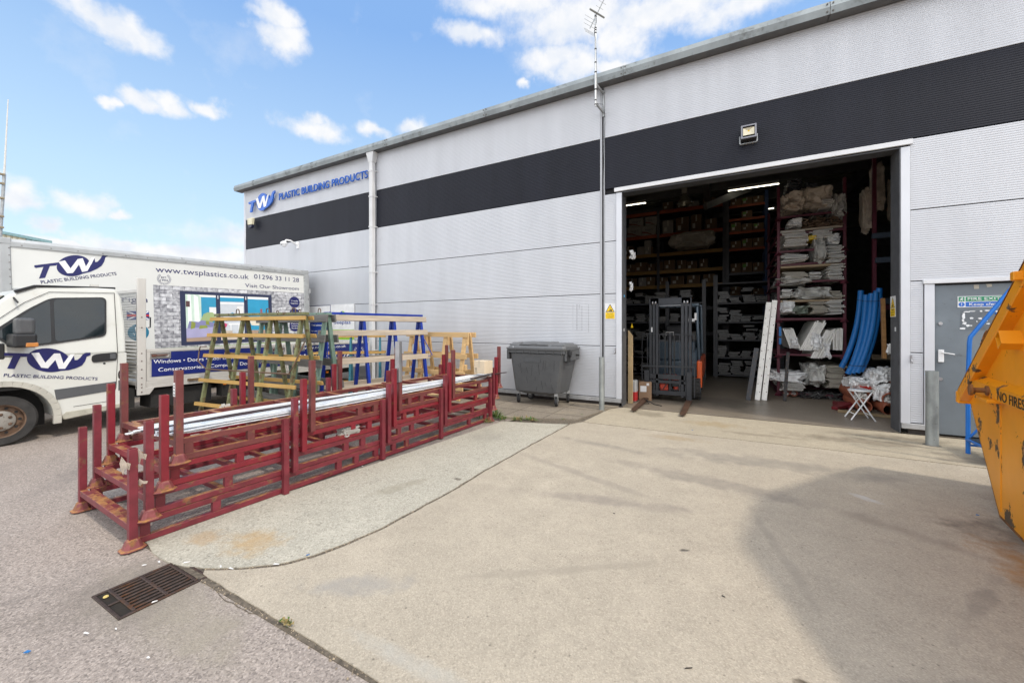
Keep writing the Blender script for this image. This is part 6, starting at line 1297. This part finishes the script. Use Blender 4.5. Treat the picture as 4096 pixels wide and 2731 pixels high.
def carton(x, z, w, h, d, m, lab, y, grp=None, tape=True):
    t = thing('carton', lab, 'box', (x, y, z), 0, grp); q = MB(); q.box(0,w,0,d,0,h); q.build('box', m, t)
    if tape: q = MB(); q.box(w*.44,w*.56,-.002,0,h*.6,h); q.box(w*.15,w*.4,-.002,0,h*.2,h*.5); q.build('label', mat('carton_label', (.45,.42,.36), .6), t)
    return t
def vcarton(x, z, w, h, lab):
    t = carton(x, z, w, h, .45, m_cw, lab, RY-.02, 'white printed cartons', False)
    text('lettering', 'Verge U', mat('print_dark', (.06,.05,.05), .6), t, (w*.2,-.0025,h*.48), WALLROT, W=w*.62, Hh=h*.24, off=.004)
    q = MB(); q.prism([(0,h*.42),(w*.35,h*.35),(w*.75,h*.05),(w,h*.0),(w*.7,.0),(w*.3,h*.22),(0,h*.25)], (0,-.002,0), (1,0,0), (0,0,1), .0015); q.build('red_swoosh', mat('print_red', (.16,.03,.02), .6), t)
vcarton(-3.36,4.95,.52,.36,'lower left white Verge U carton on the back rack'); vcarton(-2.82,4.95,.48,.36,'lower right white Verge U carton on the back rack'); vcarton(-3.30,5.33,.52,.30,'upper left white Verge U carton on the back rack'); vcarton(-2.70,5.33,.40,.30,'upper right white Verge U carton on the back rack')
random.seed(33)
ordn = ['first','second','third','fourth','fifth','sixth','seventh','eighth']
rowsC = [(4.94,-2.1,-.2,.30,.6,'shelf above the film load'),(4.23,-4.0,-2.4,.22,.45,'left bay shelf level with the film load'),(3.60,-3.4,-.3,.24,.40,'shelf just under the film load'),(3.06,-3.4,-.3,.2,.36,'lowest timber shelf'),(5.82,-2.1,-.2,.2,.32,'top of the back rack')]
for (z, x0, x1, hmin, hmax, nmz) in rowsC:
    x = x0; i = 0
    while x < x1-.2 and i < 8:
        w = random.uniform(.22,.46); h = random.uniform(hmin,hmax); carton(x, z, w, h, .5, m_ct if random.random() < .8 else m_cw, '%s carton from the left on the %s' % (ordn[i], nmz), RY-.02+random.uniform(0,.3), 'cartons on the back rack'); x += w+random.uniform(.01,.12); i += 1
for (z, nmz) in ((5.56,'highest shelf'),(5.12,'second highest shelf'),(4.69,'third shelf down'),(4.13,'fourth shelf down'),(3.33,'fifth shelf down'),(2.58,'sixth shelf down')):
    for i in range(3):
        w = .30; h = random.uniform(.20,.32) if z < 5 else .22
        if z == 5.12 and i != 1: continue
        t = carton(.09+i*.32, z, w, h, .5, m_ct, '%s brown carton on the %s of the narrow orange bay' % (('left','middle','right')[i], nmz), RY-.33, 'cartons in the narrow bay')
        if (i+int(z*10)) % 2 == 0:
            q = MB(); q.box(.03,.13,-.0035,-.002,h*.5,h*.85); q.build('green_label', mat('green_label', (.12,.28,.05), .6), t)
for j, z in enumerate((5.20,5.12-.03)): pass
for i, (x, z, h) in enumerate(((-3.0,4.24,.30),(-2.74,4.24,.52))): carton(x, z, .24, h, .4, m_cw, '%s stack of plain white cartons in the left bay' % ('shorter','taller')[i], RY-.02, 'plain white cartons', False)
tag(bag('film_covered_load', -1.70,-.42,14.7,15.4,4.24,4.78,mat('load_film', (.32,.29,.235), .35, 0, .1, 5, bump=.5, bs=9),None,41,.16,.25),'pale film covered load bulging over the edge of the back rack','wrapped load')
# gloomy stacks of wrapped profiles
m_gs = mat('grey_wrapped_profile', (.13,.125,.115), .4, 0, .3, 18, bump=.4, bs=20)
def gst(x, z, w, h, y, lab, grp='grey wrapped profile stacks in the gloom'):
    t = thing('profile_stack', lab, 'profile stack', (x, y, z), 0, grp); n = max(2, int(h/.05)); v = MB()
    for i in range(n):
        if random.random() < .12: continue
        dx = random.uniform(-.045,.045); v.box(dx,w+dx-random.random()*.05,random.uniform(-.05,.05),1.2,i*h/n,(i+.86)*h/n)
    v.build('profiles', m_gs, t)
cr = thing('cantilever_rack', 'dark shelving behind the white leaning profiles holding grey profile stacks', 'rack', (0,13.6,0))
for x in (-.32,1.35): q = MB(); q.box(x-.06,x+.06,0,.1,0,3.1); q.build('upright', m_rg, cr)
for z in (.10,.62,1.15,1.68,2.25,2.85): q = MB(); q.box(-.3,1.3,-.02,1.0,z-.04,z); q.build('shelf', m_rg, cr)
for k, z in enumerate((.11,.63,1.16,1.69,2.26)):
    x = -.24; i = 0
    while x < 1.1: w = random.uniform(.24,.32); h = random.uniform(.22,.42); h = random.choice((.16,.25,.34,.42)); gst(x, z, w, h, 13.55, '%s grey profile stack from the left on the %s shelf of the dark rack' % (ordn[i], ['lowest','second','third','fourth','top'][k])); x += w+.03; i += 1
cr2 = thing('cantilever_rack', 'dark shelving behind the forklift holding grey bags and profiles', 'rack', (0,12.8,0))
for x in (-3.3,-1.6,-.6): q = MB(); q.box(x-.05,x+.05,0,.1,0,2.9); q.build('upright', m_rg, cr2)
for z in (.10,.62,1.15,1.68,2.25): q = MB(); q.box(-3.3,-.6,-.02,1.0,z-.04,z); q.build('shelf', m_rg, cr2)
for k, z in enumerate((.11,.63,1.16,1.69,2.26)):
    x = -3.2; i = 0
    while x < -.85 and i < 8: w = random.uniform(.24,.36); h = random.uniform(.14,.36); gst(x, z, w, h, 12.75, '%s grey stack from the left on the %s shelf behind the forklift' % (ordn[i], ['lowest','second','third','fourth','top'][k])); x += w+random.uniform(.02,.1); i += 1
# bits beside the left jamb
q = MB()
for i in range(6): q.box(-1.72+i*.014,-1.709+i*.014,7.98,8.02+.02*(i % 2),.02,1.45-.02*i)
tag(q.build('corrugated_card', mat('tan_card', (.45,.33,.18), .85)), 'tall tan corrugated card standing against the left jamb', 'card')
q = MB(); q.box(-1.74,-1.60,8.15,8.35,.014,.45); rb_ = tag(q.build('paper_sack', mat('sack_white', (.4,.4,.39), .6), bevel=.02), 'white and red packet by the left jamb', 'packet')
q = MB(); q.box(-1.742,-1.598,8.148,8.352,.02,.24); q.build('red_print', mat('red_print2', (.45,.02,.02), .5), rb_, bevel=.02)
bx = thing('cardboard_box', 'brown cardboard box with white labels left of the forklift', 'box', (-1.60,8.42,.014), R(12))
q = MB(); q.box(0,.25,0,.25,0,.38); q.build('carton', mat('brown_card', (.27,.17,.10), .85), bx, bevel=.004); q = MB(); q.box(.03,.15,-.002,0,.18,.30); q.box(.15,.20,-.002,0,.31,.36); q.build('label', m_paper, bx)
q = MB(); q.tube([(-1.55,8.15,.02),(-1.45,8.05,.02),(-1.35,8.12,.02),(-1.45,8.2,.09),(-1.25,8.1,.02),(-1.1,8.0,.02)],.009,6); tag(q.build('cable', m_rub, smooth=True), 'black cable trailing on the floor left of the forklift', 'cable')
for (a, lab) in (((-1.74,-1.66,8.2,8.4,2.90,3.06),'white film tuft sticking past the left jamb high up'),((-1.74,-1.69,8.2,8.3,2.25,2.42),'white film tuft sticking past the left jamb at mid height')): tag(bag('film_tuft', *a, m_wfilm, None, 51, .4), lab, 'film')
q = MB(); q.prism([(-1.735,1.50),(-1.69,1.50),(-1.712,1.60)], (0,8.3,0), (1,0,0), (0,0,1), .004); tag(q.build('warning_triangle', m_yel), 'small yellow triangle peeping past the left jamb', 'sign')
# lamps
m_tube = mat('lit_tube', (1,1,1), .5, emit=(1,.93,.74), es=3.5)
for (x0, x1, y, z, lab) in ((.02,1.33,14.0,5.72,'longest lit strip light under the roof'),(-3.10,-2.43,14.0,5.72,'short lit strip light at the left under the roof'),(1.15,1.5,17.5,5.9,'small lit strip light seen left of the tall stack')):
    t = thing('strip_light', lab, 'strip light', ((x0+x1)/2,y,z)); L_ = (x1-x0)/2; q = MB(); q.box(-L_,L_,-.05,.05,.02,.10); q.build('housing', mat('lamp_housing', (.4,.4,.38), .5), t); q = MB(); q.tube([(-L_,0,0),(L_,0,0)],.011,8); q.build('tube', m_tube, t)
t = thing('high_bay_lamp', 'unlit glass bell high bay lamp hanging from the roof', 'lamp', (-1.14,13,5.25))
q = MB(); q.box(-.07,.07,-.07,.07,.28,.52); q.build('gear_box', mat('lamp_box', (.32,.30,.25), .5), t, bevel=.01)
q = MB(); q.lathe([(.06,.28),(.11,.22),(.17,.10),(.22,0),(.215,-.02),(.16,.09),(.10,.2),(.05,.25)],n=28,cap=False); q.build('shade', mat('smoky_bell', (.25,.24,.19), .12, .3), t, smooth=True)
q = MB(); q.tube([(0,0,.5),(0,0,.85)],.01,6); q.build('rod', m_rub, t)
# ============================================================ weeds and litter
m_leaf = mat('weed_leaf', (.085,.17,.035), .6, 0, .3, 20); m_dry = mat('dry_leaf', (.26,.20,.08), .8, 0, .3, 20)
def weed(x, y, n, h, lab, dry=.25, spread=.12, seed=1):
    random.seed(seed); t = thing('weed', lab, 'weed', (x, y, .012), 0, 'weeds in the kerb joint')
    for m, k in ((m_leaf, int(n*(1-dry))), (m_dry, int(n*dry))):
        q = MB()
        for _ in range(k):
            a = random.random()*math.tau; r = random.random()*spread*.4; l = h*random.uniform(.4,1); tilt = random.uniform(.2,1.35)
            b0 = Vector((r*math.cos(a), r*math.sin(a)*.5, 0)); dr_ = Vector((math.cos(a)*math.sin(tilt), math.sin(a)*math.sin(tilt)*.6, math.cos(tilt))); w = random.uniform(.006,.014); sd_ = Vector((-math.sin(a), math.cos(a), 0))
            q.add([b0, b0+dr_*l*.5+sd_*w+Vector((0,0,.01)), b0+dr_*l-Vector((0,0,l*.25)), b0+dr_*l*.5-sd_*w+Vector((0,0,.01))], [(0,1,2,3)])
        q.build('leaves', m, t)
weed(-3.36,5.66,60,.26,'tall green weed by the far foot of the stillage stack',.15,.14,1); weed(-3.22,5.60,46,.14,'low green weed right of the tall one in the kerb joint',.3,.16,2)
weed(-2.98,5.68,44,.12,'half dried weed in the middle of the kerb joint',.5,.2,3); weed(-2.78,5.76,50,.13,'rightmost green weed of the kerb joint',.4,.2,4); weed(-3.34,5.34,40,.09,'flat leafy weed under the last stillage post',.55,.2,5)
weed(-3.62,5.5,40,.16,'green weed showing between the rails at the far end of the stillages',.1,.2,6); weed(-2.18,6.5,14,.04,'tiny yellow green weed in the joint near the left bollard',.4,.1,7); weed(-2.33,6.06,16,.045,'tiny weed where kerb and apron meet',.3,.1,8); weed(-1.95,1.22,22,.04,'small yellowed weed in the asphalt joint near the drain',.6,.1,9)
random.seed(77)
lit = [(-2.70,1.34,.05,.008,10,'white','white plastic sliver in the corner by the drain'),(-2.50,1.50,.05,.010,30,'white','white plastic sliver in the curved joint'),(-2.42,1.66,.03,.008,70,'blue','blue speck in the curved joint'),(-2.78,1.32,.035,.012,-20,'white','white chip beside the drain corner'),(-3.02,1.24,.05,.008,55,'white','white sliver behind the drain'),(-3.22,1.10,.03,.008,60,'white','white sliver near the stillage foot'),(-2.74,.98,.035,.006,75,'white','white sliver at the side of the drain'),(-2.75,.72,.04,.007,20,'white','white stick on the asphalt left of the drain'),(-2.66,.80,.018,.006,0,'white','white crumb on the asphalt'),(-2.83,.55,.03,.018,35,'blue','blue plastic chip on the asphalt at the lower left'),(-3.18,1.16,.025,.012,0,'white','pale chip by the stillage foot'),(-2.30,.80,.02,.008,20,'white','white scrap on the open asphalt'),(-.15,1.9,.05,.004,35,'black','thin black twig on the concrete'),(-.02,2.5,.025,.006,-20,'black','short black twig on the concrete'),(-.62,1.55,.02,.01,70,'white','small white scrap on the concrete'),(-.45,6.35,.03,.006,12,'blue','blue speck on the apron near the joint'),(-1.05,1.30,.03,.002,60,'tan','dry yellow stalk on the concrete'),(-3.45,3.0,.03,.008,0,'white','white scrap beside the stillage rail'),(1.75,4.55,.03,.01,0,'blue','blue scrap beside the skip'),(-.8,3.2,.02,.006,0,'black','dark fleck on the concrete')]
LC = {'white': (.72,.71,.69), 'blue': (.02,.16,.42), 'black': (.03,.025,.02), 'tan': (.5,.35,.12)}
for x, y, l, w, a, c, lab in lit:
    l *= .75; w *= .7
    q = MB(); T = Matrix.Rotation(R(a),4,'Z'); q.add([T @ Vector(v) for v in [(-l/2,-w/2,0),(l*.4,-w*.55,0),(l/2,w*.3,0),(-l*.3,w/2,0),(-l/2,-w/2,.003),(l*.4,-w*.55,.004),(l/2,w*.3,.003),(-l*.3,w/2,.005)]],[(3,2,1,0),(4,5,6,7),(0,1,5,4),(1,2,6,5),(2,3,7,6),(3,0,4,7)])
    tag(q.build('litter_scrap', mat('litter_'+c, LC[c], .6), None, loc=(x,y,.012)), lab, 'litter', 'litter')
q = MB(); q.lathe([(.013,0),(.011,.005),(.0,.006)],(-3.03,.87,.011),n=7); tag(q.build('litter_scrap', mat('litter_yellow', (.6,.45,.15), .7)), 'yellow crumpled scrap on the near end of the drain', 'litter', 'litter')
random.seed(99); q = MB()
for _ in range(900):
    s = random.choice([0,0,1,2]);
    if s == 0:
        i = random.randrange(len(right)-1); f = random.random(); x = right[i][0]+(right[i+1][0]-right[i][0])*f; y = right[i][1]+(right[i+1][1]-right[i][1])*f; x += random.gauss(-.02,.02); y += random.gauss(0,.02); z = .004
    elif s == 1: x = random.uniform(-2.8,0); y = 1.21+random.gauss(0,.015); z = .003
    else: x = random.uniform(-2.1,3); y = 6.10+random.gauss(0,.012); z = .008
    r = random.uniform(.0025,.007); q.add([(x-r,y,z),(x,y-r,z),(x+r,y,z),(x,y+r,z),(x,y,z+r*1.2)],[(0,1,4),(1,2,4),(2,3,4),(3,0,4)])
tag(q.build('joint_grit', mat('grit', (.25,.2,.14), .9, 0, .7, 60)), 'grit and crumbs gathered in the concrete joints', 'grit', kind='stuff')

# every separate bar, channel or panel an object of its own
def split_loose(o):
    me = o.data; bm = bmesh.new(); bm.from_mesh(me); seen = set(); groups = []
    for v in bm.verts:
        if v in seen: continue
        st_ = [v]; seen.add(v); g = []
        while st_:
            u = st_.pop(); g.append(u)
            for e in u.link_edges:
                w_ = e.other_vert(u)
                if w_ not in seen: seen.add(w_); st_.append(w_)
        groups.append(g)
    if len(groups) > 1:
        base = o.name.split('.')[0]
        for k, g in enumerate(groups):
            ids = {v: i for i, v in enumerate(g)}; fs = []
            for f in {f for v in g for f in v.link_faces}: fs.append([ids[v] for v in f.verts])
            m2 = bpy.data.meshes.new(base); m2.from_pydata([v.co[:] for v in g], [], fs); m2.materials.append(me.materials[0])
            if k == 0: tgt = m2; continue
            c = o.copy(); c.data = m2; COL.objects.link(c)
        o.data = tgt
    bm.free()
SPL = {'door_jamb_face','joint_trim','corner_post','crossbar','long_rail','base_flashing','chassis_frame','headboard_post','lifting_trunnion','lift_chain','clamp_rod','stop_bar','mudguard','side_hinge','side_marker','purlins','rafters','plinth','inner_lining','panel_backing','fire_door_frame','fire_door_gap','cross_rib','handrail','brace','cross_bar','mast_tie','dash_panel','orange_flank','overhead_guard','leg_frame','wall_bracket','tape_remnant','roof_trim','underside','door_reveal','cleat','upright','drop_side','stickers','lid_dome','hose','bed_rail','tie_bar','corner_flashing'}
for o in list(bpy.data.objects):
    if o.type == 'MESH' and o.name.split('.')[0] in SPL: split_loose(o)
